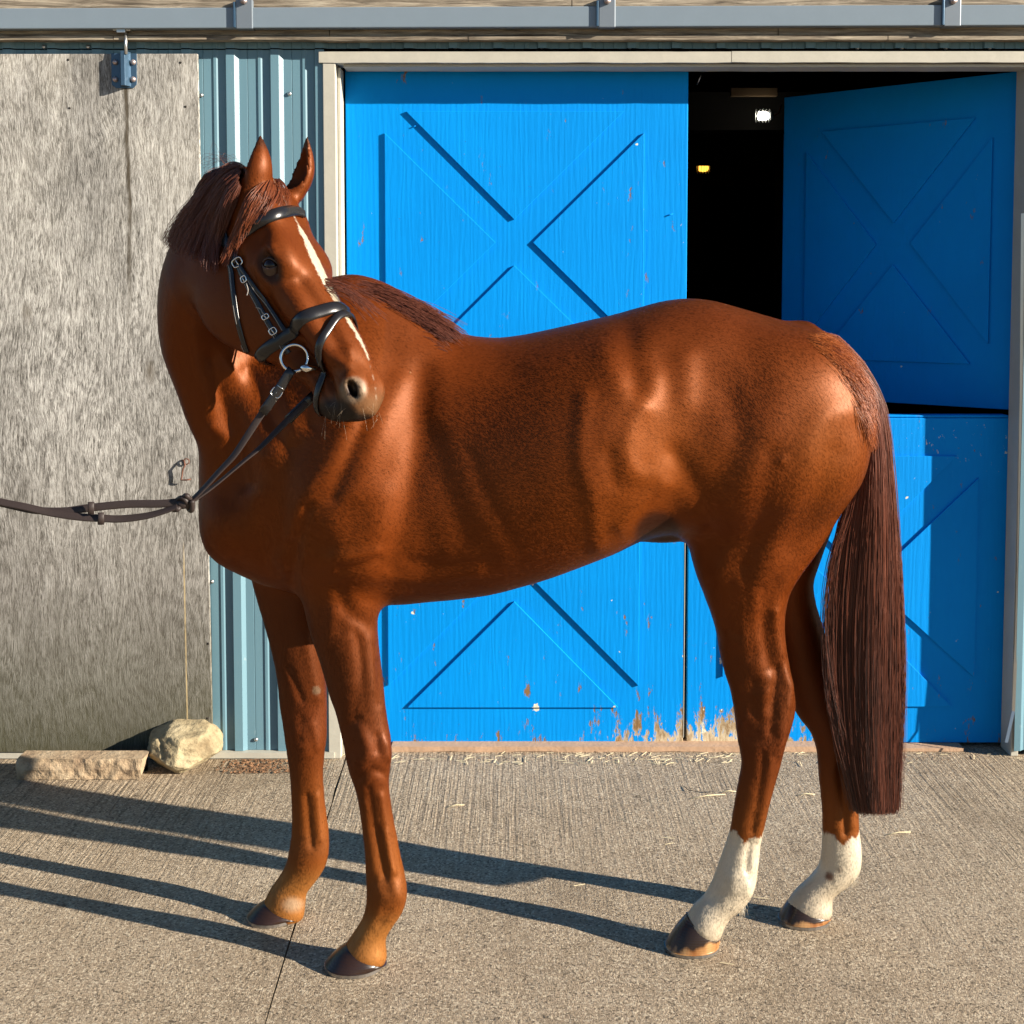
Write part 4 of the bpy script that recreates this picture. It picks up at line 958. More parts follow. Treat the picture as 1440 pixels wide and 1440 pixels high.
# eyes: globe and lids
def mat_eye():
    n = NB('dark_eye'); n.p(color=(.012, .004, .002), rough=.10, spec=.35); return n.m
M['eye'] = mat_eye(); M['lid'] = simple('dark_eyelid', (.05, .024, .013), .5)
M['skin_dark'] = simple('dark_skin', (.02, .012, .01), .6)
EYEA = nrm(HL + HN * .25)
for s_ in (1, -1):
    lv = nrm(HL * s_ + HN * .22); ev = HU * .62 + HN * .78; ev = nrm(ev - lv * (ev @ lv)); nv = np.cross(lv, ev); nv = nv if nv[2] > 0 else -nv
    cc = hp(.191, -.060, .066 * s_)
    if s_ == 1:
        hit, hn_ = surf(382, 373); cc = np.array(hit) - lv * .0030
    else:
        a_, b_, c_ = headco(np.array(cc1)[None])[0][0], headco(np.array(cc1)[None])[1][0], headco(np.array(cc1)[None])[2][0]; cc = hp(a_, b_, -c_)
    cc1 = cc if s_ == 1 else cc1
    bm = bmesh.new(); bmesh.ops.create_uvsphere(bm, u_segments=32, v_segments=20, radius=.0190)
    me = bpy.data.meshes.new('eye'); bm.to_mesh(me); bm.free(); me.materials.append(M['eye']); me.polygons.foreach_set('use_smooth', [True] * len(me.polygons))
    e = bpy.data.objects.new('eye', me); e.location = Vector(cc); link(e, None); e.parent = horse; e.matrix_parent_inverse = world_m(horse).inverted()
    for nm, sg in (('upper_eyelid', 1), ('lower_eyelid', -1)):
        # a fold of skin hugging the globe, from corner to corner
        V = []; F = []; n_ = 22
        for i in range(n_ + 1):
            t = i / n_ * 2 - 1; w_ = math.cos(t * math.pi / 2)
            open_ = (.0095 if sg > 0 else .0098) * w_**.7
            for j, (hh_, rr_) in enumerate(((open_, .0196), (open_ + .0006, .0215), (open_ + .0030 + .0015 * w_, .0222), (open_ + .0065 + .003 * w_, .0212), (open_ + .011 + .004 * w_, .0175))):
                x = t * .0178 * (1 + .12 * j / 4); y = sg * hh_ - (.0015 * t if sg > 0 else .0)
                r2 = rr_**2 - min(x * x + y * y, rr_**2 * .93); z = math.sqrt(r2)
                V.append(cc + ev * x + nv * y + lv * z)
            if i:
                for j in range(4): F.append(((i - 1) * 5 + j, i * 5 + j, i * 5 + j + 1, (i - 1) * 5 + j + 1))
        o = mesh_obj(nm, V, F, M['lid'], None, smooth=True); o.parent = e; o.matrix_parent_inverse = world_m(e).inverted()

# hooves: (coronet left/right, ground left/right), depth, half width, dark or striped
def mat_hoof(striped):
    n = NB('oiled_hoof'); P = n.P; f = n.noise(n.scale(P, (30, 30, 6)), 1, 3); g = n.noise(n.scale(P, (8, 8, 3)), 1, 2)
    if striped: x_, y_, z_ = n.xyz(P); hh_ = n.attr('amber').outputs['Fac']; c = n.mix(n.rng(n.math('ADD', hh_, n.math('MULTIPLY', n.math('SUBTRACT', f, .5), .9)), .42, .58), (.022, .012, .008), n.mix(n.rng(f, .35, .65), (.22, .08, .02), (.42, .24, .10)))
    else: c = n.mix(f, (.010, .006, .005), (.035, .016, .010))
    rings = n.wave(P, 55, 1.5, 2, 1, 'Z')
    n.p(color=c, rough=.32, spec=.4, coat=.1, normal=n.bump(n.math('ADD', n.math('MULTIPLY', rings, .3), f), .35, .002)); return n.m
M['hoof'] = mat_hoof(False); M['hoof_s'] = mat_hoof(True); M['shoe'] = simple('worn_steel_shoe', (.32, .30, .28), .35, .9)
def hoof(cl, cr, gl, gr, Y, hw, striped, label):
    A = at(*cl, Y); B = at(*cr, Y); xa = at(*gl, Y)[0]; xb = at(*gr, Y)[0]; V = []; F = []; n_ = 28; L = 9
    for j in range(L):
        t = j / (L - 1)
        x0_ = A[0] + .006 * (1 - t)**4 + (xa - A[0]) * t - .002 * math.sin(t * 3.1); x1_ = B[0] - .006 * (1 - t)**4 + (xb - B[0]) * t; zl = A[2] * (1 - t) + .009 * t; zr = B[2] * (1 - t) + .009 * t
        w_ = hw * (.86 + .16 * t - .10 * (1 - t)**4)
        for k in range(n_):
            a = 2 * math.pi * k / n_; cx_ = math.cos(a); sy = math.sin(a)
            x = (x0_ + x1_) / 2 + (x1_ - x0_) / 2 * (abs(cx_)**.85) * (1 if cx_ > 0 else -1); f_ = (cx_ + 1) / 2
            zz__ = zl + (zr - zl) * f_ + .006 * (1 - t) * sy * sy * 0
            V.append((x, Y + sy * w_ * (1 - .10 * max(cx_, 0)), zz__))
        if j:
            for k in range(n_): F.append(((j - 1) * n_ + k, (j - 1) * n_ + (k + 1) % n_, j * n_ + (k + 1) % n_, j * n_ + k))
    F.append(tuple(range(n_))); F.append(tuple((L - 1) * n_ + k for k in range(n_ - 1, -1, -1)))
    o = mesh_obj('hoof', V, F, M['hoof_s'] if striped else M['hoof'], horse, smooth=True, bevel=.002)
    o['label'] = label
    if striped:
        at_ = o.data.attributes.new('amber', 'FLOAT', 'POINT'); at_.data.foreach_set('value', [max(0, min(1, (math.cos(2 * math.pi * (i % n_) / n_) * .45 + .12 - .25 * (math.sin(2 * math.pi * (i % n_) / n_) > 0)) + (i // n_) / (L - 1) * .75 - .05)) for i in range(len(o.data.vertices))])
    ring = [(V[(L - 1) * n_ + k][0], V[(L - 1) * n_ + k][1]) for k in range(n_)]; cx_ = sum(p[0] for p in ring) / n_; V2 = []; F2 = []
    for k, (x, y) in enumerate(ring):
        for s_, z in ((1.015, .0085), (1.02, .001), (.72, .001), (.72, .0085)): V2.append((cx_ + (x - cx_) * s_, Y + (y - Y) * s_, z))
    for k in range(n_):
        for m_ in range(4): F2.append((k * 4 + m_, k * 4 + (m_ + 1) % 4, ((k + 1) % n_) * 4 + (m_ + 1) % 4, ((k + 1) % n_) * 4 + m_))
    mesh_obj('horseshoe', V2, F2, M['shoe'], o)
hoof((484, 1326), (547, 1355), (457, 1366), (538, 1366), NF, .060, False, 'black oiled hoof')
hoof((370, 1266), (429, 1292), (348, 1296), (414, 1296), FF, .056, False, 'dark hoof with a pale patch')
hoof((962, 1286), (1015, 1320), (935, 1334), (1010, 1334), NH + .03, .053, True, 'streaked dark and amber hoof')
hoof((1111, 1262), (1171, 1290), (1095, 1294), (1166, 1294), FH, .053, True, 'streaked dark and amber hoof')

# ------------------------------------------------------------------ hair
def hair_obj(name, strands, r0, r1, mat, parent, label=None):
    sizes = [len(s_) for s_ in strands]; hc = bpy.data.hair_curves.new(name); hc.add_curves(sizes)
    pts = np.concatenate(strands).astype(np.float32)
    hc.attributes['position'].data.foreach_set('vector', pts.ravel()) if 'position' in hc.attributes else None
    rad = np.concatenate([np.linspace(r0, r1, k) for k in sizes]).astype(np.float32)
    ra = hc.attributes.get('radius') or hc.attributes.new('radius', 'FLOAT', 'POINT'); ra.data.foreach_set('value', rad)
    hc.materials.append(mat); o = bpy.data.objects.new(name, hc); link(o, parent)
    if label: o['label'] = label
    return o
def mat_hair(name, root, tip, var=.5):
    n = NB(name); hi = n.new('ShaderNodeHairInfo')
    c = n.mix(n.rng(hi.outputs['Intercept'], 0, .75), root, tip)
    c = n.mix(n.math('MULTIPLY', hi.outputs['Random'], var), c, tuple(min(1, q * 2.6) for q in root))
    n.p(color=c, rough=.42, spec=.45); return n.m
M['tail'] = mat_hair('tail_hair', (.13, .032, .012), (.018, .010, .009), .4)
M['mane'] = mat_hair('mane_hair', (.055, .016, .008), (.085, .022, .010), .6)
M['dock'] = mat_hair('dock_hair', (.22, .060, .009), (.18, .040, .009), .5)
M['whisk'] = mat_hair('whiskers', (.3, .22, .14), (.3, .22, .14), .2)
R2 = np.random.RandomState(11)
# the short coat: hairs lie along the body, shaded with the skin they grow from
def coat_hair(n_h=480000):
    rs_ = np.random.RandomState(5); q0 = HQ[:, 0]; ar = np.linalg.norm(np.cross(HVV[HQ[:, 2]] - HVV[HQ[:, 0]], HVV[HQ[:, 3]] - HVV[HQ[:, 1]]), axis=1)
    seen = np.where(FACE2[q0] > 0, 1.0, .25); pr = ar * seen; pr /= pr.sum(); f = rs_.choice(len(HQ), n_h, p=pr)
    u, v = rs_.rand(n_h, 1), rs_.rand(n_h, 1); A, B, C_, D = (HVV[HQ[f, k]] for k in range(4)); P = (A * (1 - u) + B * u) * (1 - v) + (D * (1 - u) + C_ * u) * v
    N = NRM[HQ[f, 0]]; vid = HQ[f, 0]
    U_, Nn, L_ = headco(P); x, z = P[:, 0], P[:, 2]; ih = inhead[vid]
    fl = np.zeros((n_h, 3)); fl[:, 0] = 1.0; fl[:, 2] = -.45
    # swirl at the flank, hair of the quarters falls steeply, legs straight down, neck down and back, face along the nose
    down = np.clip((.98 - z) / .2, 0, 1); quarter = np.clip((x - .45) / .3, 0, 1) * .9
    fl[:, 2] -= quarter * 1.2; fl[:, 0] *= (1 - .85 * down) ; fl[:, 2] -= down * 1.4
    neckm = np.clip((-.42 - x) / .15, 0, 1) * np.clip((z - .95) / .2, 0, 1); fl[:, 2] -= 1.3 * neckm; fl[:, 0] *= (1 - .6 * neckm)
    cx_, cz_ = at(905, 585, YB)[0], at(905, 585, YB)[2]; dx, dz = x - cx_, z - cz_; r = np.hypot(dx, dz); sw = np.exp(-(r / .11)**2); fl[:, 0] += sw * (-dx * 8 - dz * 6); fl[:, 2] += sw * (dx * 6 - dz * 8) * .8
    fl[ih] = HU * 1.0 + np.sign(L_[ih])[:, None] * 0
    fl += .22 * np.stack([np.sin(x * 21 + z * 9), 0 * x, np.sin(z * 17 - x * 13)], 1)
    fl /= np.linalg.norm(fl, axis=1)[:, None]; fl -= N * (fl * N).sum(1)[:, None]; fl /= np.maximum(np.linalg.norm(fl, axis=1), 1e-6)[:, None]
    fl += rs_.randn(n_h, 3) * .16; fl -= N * (fl * N).sum(1)[:, None] * .8; L = (.0075 * rs_.uniform(.6, 1.4, n_h))[:, None]; L[ih] *= .6
    L = L * np.where(z < .5, .8, 1.0)[:, None]
    skip = (np.abs(COL[vid]).sum(1) < .03) & ih
    pts = np.stack([P - N * .0001, P + fl * L * .5 + N * .00016, P + fl * L + N * .00010], 1)[~skip]; k = len(pts)
    hc = bpy.data.hair_curves.new('coat_hair'); hc.add_curves([3] * k)
    hc.attributes['position'].data.foreach_set('vector', pts.astype(np.float32).ravel())
    ra = hc.attributes.get('radius') or hc.attributes.new('radius', 'FLOAT', 'POINT'); ra.data.foreach_set('value', np.tile(np.array([.00019, .00017, .00005], np.float32), k))
    nn = N + rs_.randn(n_h, 3) * .05 + fl * rs_.uniform(-.05, .08, n_h)[:, None]; nn /= np.linalg.norm(nn, axis=1)[:, None]
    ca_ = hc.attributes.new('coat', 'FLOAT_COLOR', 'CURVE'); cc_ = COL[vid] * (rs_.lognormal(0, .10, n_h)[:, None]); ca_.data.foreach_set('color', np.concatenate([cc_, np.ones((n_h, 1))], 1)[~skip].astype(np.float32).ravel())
    na = hc.attributes.new('lie', 'FLOAT_VECTOR', 'CURVE'); na.data.foreach_set('vector', nn[~skip].astype(np.float32).ravel())
    n = NB('short_coat_hair'); coat_shader(n, n.attr('coat').outputs['Color'], n.attr('lie').outputs['Vector'], .52)
    hc.materials.append(n.m); o = bpy.data.objects.new('coat_hair', hc); link(o, horse); o['kind'] = 'stuff'; return o
FACE2 = (NRM * (O3 - HVV)).sum(1)
coat_hair()
def lock(guides, n_strands, n_clumps, spread, clump=.6, npt=14, wob=.004, tipcut=.04, lenvar=.0):
    """guides: list of world polylines (all resampled); strands are interpolated between neighbours and pulled into clumps"""
    Gd = [catmull(g_, npt) for g_ in guides]; Gd = np.stack(Gd); m = len(Gd); out = []
    cu = R2.rand(n_clumps) * (m - 1); coff = R2.randn(n_clumps, 3) * spread; cph = R2.rand(n_clumps, 3) * 6.28; cf = R2.uniform(.6, 1.6, n_clumps)
    t = np.linspace(0, 1, npt)[:, None]
    for i in range(n_strands):
        k = R2.randint(n_clumps); u = np.clip(cu[k] + R2.randn() * .05 * (m - 1) * .5, 0, m - 1.001); a = int(u); f_ = u - a
        P = Gd[a] * (1 - f_) + Gd[a + 1] * f_
        own = R2.randn(3) * spread
        off = coff[k] * clump + own * (1 - clump * np.clip(t * 1.3, 0, 1)) * .9
        w_ = np.sin(t * 6.28 * cf[k] + cph[k]) * wob * t + np.sin(t * 6.28 * R2.uniform(1, 3) + R2.rand() * 6) * wob * .35 * t
        P = P + off * np.clip(t * 3 + .25, 0, 1) + w_
        e = 1 - R2.rand() * tipcut - (R2.rand() < .3) * R2.rand() * lenvar
        P = catmull(P, npt)[: max(4, int(round(npt * min(1, e) + .0)))] if e < .93 else P * 1.0
        out.append(P)
    return out
def G(pts, Y):
    """photo points (px, py[, dY]) at depth Y"""
    return [at(p[0], p[1], Y + (p[2] if len(p) > 2 else 0)) for p in pts]
# tail
TL = [(1150, 474), (1190, 522), (1208, 575), (1208, 640), (1197, 700), (1182, 760), (1172, 850), (1172, 950), (1182, 1050), (1203, 1138)]
TM = [(1162, 470), (1200, 512), (1224, 575), (1230, 650), (1230, 740), (1228, 840), (1226, 940), (1226, 1040), (1230, 1140)]
TR_ = [(1178, 474), (1216, 520), (1240, 580), (1250, 660), (1257, 750), (1263, 850), (1265, 950), (1264, 1050), (1260, 1138)]
def rs(p, n=10): return catmull(p, n)
def taildepth(p, d0, d1): q = catmull(p, 10); return [at(a, b, YB + d0 + (d1 - d0) * min(1, i / 4)) for i, (a, b) in enumerate(q)]
guides = [taildepth(TL, -.012, -.03), taildepth(TM, -.022, -.055), taildepth(TR_, -.01, -.02), taildepth(TM, .012, .04), taildepth(TL, .012, .03)]
st = lock(guides, 9500, 700, .0065, .30, 30, .0035, .07, .16)
wl = [(1150, 480), (1192, 530), (1212, 610), (1196, 710), (1172, 790), (1163, 870), (1166, 960), (1180, 1030)]
st += lock([taildepth(wl, -.015, -.04), taildepth(TL, -.015, -.03)], 260, 40, .007, .4, 20, .011, .2, .5)
wr = [(1182, 480), (1222, 530), (1246, 600), (1256, 700), (1264, 800), (1269, 900), (1270, 980), (1267, 1060)]
st += lock([taildepth(wr, -.01, -.02), taildepth(TR_, -.01, -.02)], 160, 40, .005, .3, 20, .011, .2, .5)
tail = hair_obj('tail', st, .00050, .00030, M['tail'], horse, 'long straight dark reddish brown tail with a square cut end')
# short golden hair over the dock
def fuzz(centre, flow, n_, ln, r, wob=.2, lift=.35):
    out = []
    for _ in range(n_):
        k = R2.randint(len(centre) - 1); f_ = R2.rand(); a = np.asarray(centre[k]) * (1 - f_) + np.asarray(centre[k + 1]) * f_
        px_, py_ = a[0] + R2.randn() * a[2], a[1] + R2.randn() * a[2] * .7
        p, nn = surf(px_, py_, .0005)
        if (nn - Vector((0, -1, 0))).length < 1e-6: continue
        fl = Vector(flow(px_, py_)); fl = (fl - nn * fl.dot(nn)).normalized(); fl = (fl + Vector(R2.randn(3)) * wob + nn * lift * R2.rand()).normalized()
        L = ln * R2.uniform(.6, 1.3); q = []
        for j in range(5): t = j / 4; q.append(p + fl * L * t - nn * (L * lift * .35 * t * t) + Vector((0, 0, -L * .15 * t * t)))
        out.append(np.array(q))
    return out
dk = fuzz([(1150, 474, 7), (1185, 500, 9), (1212, 545, 8), (1226, 600, 6)], lambda x, y: (.75, 0, -.75 - max(0, (x - 1180) / 60)), 2600, .05, .0004, .12, .25)
hair_obj('dock_hair', dk, .0006, .0003, M['dock'], tail)
# mane at the withers: short, lying over to the far side and back
crest = [(455, 380), (480, 378), (505, 382), (530, 391), (556, 402), (580, 417), (600, 436), (618, 454)]
out = []
for i in range(2300):
    u = R2.rand()**.9 * (len(crest) - 1.001); k = int(u); f_ = u - k
    px_ = crest[k][0] * (1 - f_) + crest[k + 1][0] * f_; py_ = crest[k][1] * (1 - f_) + crest[k + 1][1] * f_
    base_ = at(px_, py_ + 10 + abs(R2.randn()) * 8, YB + R2.uniform(-.055, .045)); h, hn2 = surf(px_, py_ + 11 + abs(R2.randn()) * 9, .0)
    near = R2.rand() < .6
    if near and (hn2 - Vector((0, -1, 0))).length > 1e-6: base_ = np.array(h)
    cl = np.sin(int(u * 7) * 2.3) * .5
    d = nrm(np.array([.95 + .2 * cl, -.02 if near else .12, -.33 + .15 * cl]) + R2.randn(3) * .055); L = R2.uniform(.06, .12) * (1.15 if px_ < 590 else .6)
    up = .007 * R2.uniform(.5, 1.1)
    q = [base_ + d * L * t + np.array([0, 0, up * math.sin(min(1, t * 1.6) * 1.57) - .030 * t * t]) for t in np.linspace(0, 1, 7)]
    out.append(np.array(q))
hair_obj('mane', out, .0006, .0003, M['mane'], horse, 'short dark red mane lying over the withers')
# upper mane hanging behind the near ear, and the forelock
def sg(pts, off=.012, Y=2.98):
    o_ = []
    for i, (a, b) in enumerate(pts):
        p, nn = surf(a, b, off, Y); o_.append(np.array(p))
    return o_
gm = [sg([(340, 238), (326, 240), (308, 256), (290, 276), (264, 308), (236, 344)], .012), sg([(341, 242), (328, 247), (309, 264), (290, 292), (268, 326), (250, 356)], .014),
      sg([(341, 248), (328, 260), (312, 282), (296, 310), (282, 340), (274, 362)], .014), sg([(341, 256), (330, 272), (318, 296), (308, 320), (298, 350), (294, 376)], .014), sg([(342, 264), (334, 280), (324, 306), (318, 334), (312, 360), (308, 384)], .012)]
st = lock(gm, 1100, 70, .0045, .6, 16, .007, .25, .5)
st += lock([sg([(350, 238), (325, 240), (298, 258), (270, 286), (246, 318), (232, 338)], .02, 3.03), gm[0]], 180, 30, .005, .5, 16, .008, .2, .5)
hair_obj('mane', st, .0007, .00035, M['mane'], horse, 'reddish mane hanging from the poll behind the ear')
gf = [sg([(366, 262), (354, 285), (338, 318), (326, 346), (316, 376)], .010), sg([(370, 258), (360, 285), (346, 315), (334, 342), (324, 366)], .010), sg([(376, 254), (370, 280), (360, 305), (346, 330)], .009), sg([(384, 252), (384, 272), (378, 292), (368, 308)], .007), sg([(392, 252), (398, 266), (404, 282), (408, 296)], .006)]
st = lock(gf[:3], 420, 34, .0045, .6, 12, .006, .1, .4) + lock(gf[2:], 240, 26, .005, .5, 10, .004, .2, .4)
M['forelock'] = mat_hair('forelock_hair', (.11, .028, .008), (.10, .024, .008), .5)
hair_obj('forelock', st, .0006, .0003, M['forelock'], horse, 'thin red forelock combed to the side over the forehead')
# whiskers, chin hairs, fetlock tufts, stray hairs over the poll
wh = []
for _ in range(18):
    px_, py_ = R2.choice([R2.uniform(455, 500), R2.uniform(505, 533)]), R2.uniform(565, 592)
    p, nn = surf(px_, py_, 0)
    if (nn - Vector((0, -1, 0))).length < 1e-6: continue
    d = (nn * .6 + Vector((R2.uniform(-.2, .5), 0, -.8)) + Vector(R2.randn(3)) * .25).normalized(); L = R2.uniform(.012, .04)
    wh.append(np.array([np.array(p + d * L * t + Vector((0, 0, -L * .3 * t * t))) for t in (0, .35, .7, 1)]))
hair_obj('whiskers', wh, .00018, .00008, M['whisk'], horse)
M['tuft'] = mat_hair('fetlock_hair', (.50, .45, .35), (.30, .24, .16), .2)
tf = []
for cx_, cy_, Yf, n_ in ((1040, 1272, NH + .03, 160), (1198, 1236, FH, 60)):
    for _ in range(n_):
        p = at(cx_ + R2.randn() * 4, cy_ + R2.randn() * 4, Yf + R2.randn() * .012); d = nrm(np.array([.12, 0, -1]) + R2.randn(3) * .15); L = R2.uniform(.012, .026)
        tf.append(np.array([p + d * L * t for t in (0, .5, 1)]))
hair_obj('fetlock_tuft', tf, .0004, .0002, M['tuft'], horse)
sh = [catmull([at(330, 243, 3.0), at(322 + R2.randn() * 8, 226 + R2.randn() * 4, 2.95), at(300 + R2.randn() * 12, 224 + R2.randn() * 8, 2.96), at(284 + R2.randn() * 10, 236 + R2.randn() * 10, 2.97)], 10) for _ in range(16)]
hair_obj('stray_hair', sh, .0003, .00015, M['mane'], horse)

# ------------------------------------------------------------------ bridle
def mat_leather():
    n = NB('black_leather'); f = n.noise(n.P, 400, 3, .6); n.p(color=(.010, .009, .009), rough=.27, spec=.5, normal=n.bump(f, .12, .0008)); return n.m
def mat_rein():
    n = NB('dark_brown_rein'); f = n.noise(n.P, 300, 3, .6); n.p(color=n.mix(f, (.018, .012, .011), (.036, .025, .022)), rough=.55, spec=.35, normal=n.bump(f, .3, .001)); return n.m
M['leather'] = mat_leather(); M['rein'] = mat_rein(); M['steel'] = simple('polished_bit_steel', (.72, .70, .66), .16, 1.0, var=.04); M['stitch'] = simple('pale_stitching', (.22, .20, .18), .6)
bridle = empty('bridle', (float(HO[0]), float(HO[1]), float(HO[2]))); tag(bridle, 'black leather bridle with padded noseband, loose ring bit and knotted brown reins', 'bridle')
def ribbon(name, path, normals, width, thick, mat, parent, closed=False, dome=.0, taper=None):
    P = [Vector(p) for p in path]; N_ = [Vector(q) for q in normals]; n_ = len(P); V = []; F = []
    wd = width if hasattr(width, '__len__') else [width] * n_
    prof = [(-.5, 0), (-.5, .7), (-.36, 1.0), (0, 1.0 + dome), (.36, 1.0), (.5, .7), (.5, 0)]
    for i in range(n_):
        t = (P[(i + 1) % n_] - P[i - 1]) if closed else (P[min(i + 1, n_ - 1)] - P[max(i - 1, 0)]); t.normalize()
        nn = (N_[i] - t * N_[i].dot(t)).normalized(); s_ = t.cross(nn)
        for a, b in prof: V.append(P[i] + s_ * a * wd[i] + nn * b * thick)
    k = len(prof)
    for i in range(n_ if closed else n_ - 1):
        j = (i + 1) % n_
        for m_ in range(k): F.append((i * k + m_, i * k + (m_ + 1) % k, j * k + (m_ + 1) % k, j * k + m_))
    if not closed: F += [tuple(range(k - 1, -1, -1)), tuple((n_ - 1) * k + m_ for m_ in range(k))]
    return mesh_obj(name, V, F, mat, parent, smooth=True)
def snap(P, off):
    h = BV.find_nearest(Vector(P)); n = h[1]; d = Vector(P) - h[0]
    return h[0] + n * off, n
def pstrap(name, pts, width, parent, off=.0008, thick=.0035, mat=None, n_=None, dome=.3, mirror=False, smoothit=3):
    """strap laid on the skin through points of the photo; mirror also lays it on the far side of the head"""
    base_ = [surf(a, b, 0) for a, b in pts]; C3 = catmull([np.array(p) for p, _ in base_], n_ or len(pts) * 6)
    def lay(C_, nm):
        Pn = [snap(p, off) for p in C_]; PP = np.array([p for p, _ in Pn]); NN = np.array([q for _, q in Pn])
        for _ in range(smoothit): PP[1:-1] = PP[1:-1] * .5 + (PP[:-2] + PP[2:]) * .25; NN[1:-1] = NN[1:-1] * .5 + (NN[:-2] + NN[2:]) * .25
        return ribbon(nm, PP, NN, width, thick, mat or M['leather'], parent, dome=dome)
    o = lay(C3, name)
    if mirror:
        hu_, hn_, hl_ = headco(C3); lay(np.stack([hp(a, b, -c) for a, b, c in zip(hu_, hn_, hl_)]), name)
    return o, C3
def midpt(py):
    us = np.linspace(0, .55, 200); return us[np.argmin([abs(proj(hp(u, 0, 0))[1] - py) for u in us])]
def hloop(name, p1, p2, width, parent, thick=.005, dome=.5, arc=None, off=.0005, cl=0.0, mat=None):
    """strap right round the head in the plane through the bridge point p1 and the side point p2"""
    b = np.array(surf(*p2)[0]); ac = np.array([midpt(p1), 0., 0.]); bc = np.array([q[0] for q in headco(b[None])])
    ac[2] = cl; bm_ = bc.copy(); bm_[2] = -bc[2]; A_, B_, C_ = hp(*ac), hp(*bc), hp(*bm_)
    ctr = (B_ + C_) / 2; e1 = nrm(A_ - ctr); e2 = nrm(B_ - C_); P_, N_ = [], []
    ctr = ctr - e1 * 0.0
    angs = np.linspace(-math.pi, math.pi, 73)[:-1] if arc is None else np.linspace(arc[0], arc[1], 44)
    for t in angs:
        d = e1 * math.cos(t) + e2 * math.sin(t); o_ = ctr + d * .25
        h = BV.ray_cast(Vector(o_), Vector(-d))
        r_ = None
        # take the hit nearest the head: march inwards
        while h[0] is not None and (h[0] - Vector(ctr)).length > .135: h = BV.ray_cast(h[0] - Vector(d) * .002, Vector(-d))
        if h[0] is None: continue
        nn = h[1] if h[1].dot(Vector(d)) > 0 else -h[1]
        P_.append(np.array(h[0] + nn * off)); N_.append(np.array(nn))
    P_, N_ = np.array(P_), np.array(N_); closed = arc is None
    for _ in range(4):
        if closed: P_ = P_ * .5 + (np.roll(P_, 1, 0) + np.roll(P_, -1, 0)) * .25; N_ = N_ * .5 + (np.roll(N_, 1, 0) + np.roll(N_, -1, 0)) * .25
        else: P_[1:-1] = P_[1:-1] * .5 + (P_[:-2] + P_[2:]) * .25; N_[1:-1] = N_[1:-1] * .5 + (N_[:-2] + N_[2:]) * .25
    P_ = P_ + N_ * .0015
    return ribbon(name, P_, N_, width, thick, mat or M['leather'], parent, closed=closed, dome=dome)
nb_ = hloop('noseband', 432, (412, 468), .029, bridle, .0055, .7)
fl_ = hloop('flash_strap', 439, (452, 505), .017, bridle, .0045, .4, off=.004)
bb = pstrap('browband', [(326, 345), (338, 332), (356, 318), (376, 307), (396, 300), (412, 298), (424, 301)], .027, bridle, .003, .006, dome=.6)[0]
pstrap('crownpiece', [(322, 292), (317, 306), (314, 322), (318, 340), (325, 352), (334, 368)], .022, bridle, .003, .004, mirror=True)
cheek, cpath = pstrap('cheekpiece', [(334, 370), (342, 388), (353, 408), (364, 430), (376, 452), (388, 472), (399, 488), (406, 497)], .013, bridle, .002, .0035, mirror=True)
pstrap('noseband_hanger', [(338, 372), (350, 391), (364, 411), (378, 432), (392, 452), (402, 466)], .011, bridle, .004, .003, mirror=True)
pstrap('throatlatch', [(319, 345), (323, 368), (327, 392), (330, 418), (334, 446), (341, 474), (349, 494)], .012, bridle, .002, .0035, mirror=True)
# pale piping and stitches along the straps
def piping(pts, off, r, name='stitching', n_=40):
    C3 = catmull([np.array(surf(a, b, 0)[0]) for a, b in pts], n_); PP = np.array([snap(p, off)[0] for p in C3])
    for _ in range(3): PP[1:-1] = PP[1:-1] * .5 + (PP[:-2] + PP[2:]) * .25
    return tube(name, PP, r, M['stitch'], bridle, 5)
piping([(345, 398), (356, 420), (367, 442), (380, 464), (392, 484), (400, 497)], .0062, .0009)
piping([(350, 393), (362, 412), (377, 434), (389, 452), (398, 466)], .0075, .0009)
piping([(321, 352), (325, 384), (328, 410)], .006, .0009); piping([(330, 430), (335, 456)], .006, .0009); piping([(341, 484), (345, 492)], .006, .0009)
# buckles and keepers
def buckle(px_, py_, ang, w_, h_, off=.006, parent=bridle, P=None, nn=None):
    if P is None: P, nn = surf(px_, py_, off)
    P = Vector(P); nn = Vector(nn); ux = Vector((math.cos(ang), 0, -math.sin(ang))); ux = (ux - nn * ux.dot(nn)).normalized(); uy = nn.cross(ux)
    q = []
    for t in np.linspace(0, 6.28, 21)[:-1]:
        c_, s_ = math.cos(t), math.sin(t); q.append(P + ux * h_ / 2 * abs(c_)**.6 * (1 if c_ > 0 else -1) + uy * w_ / 2 * abs(s_)**.6 * (1 if s_ > 0 else -1))
    b = tube('buckle', q, .0016, M['steel'], parent, 7, True); tube('buckle_tongue', [P - ux * h_ / 2, P + nn * .002, P + ux * h_ / 2], .0012, M['steel'], b, 6)
    return b
buckle(336, 369, 1.0, .024, .018, .009); buckle(346, 393, 1.1, .014, .014, .009); buckle(385, 466, 1.0, .016, .014, .009); buckle(374, 446, 1.0, .015, .010, .009)
piping([(350, 398), (352, 408), (350, 416)], .010, .0013, 'strap_tip'); piping([(362, 433), (368, 436), (373, 446)], .010, .0013, 'strap_tip')
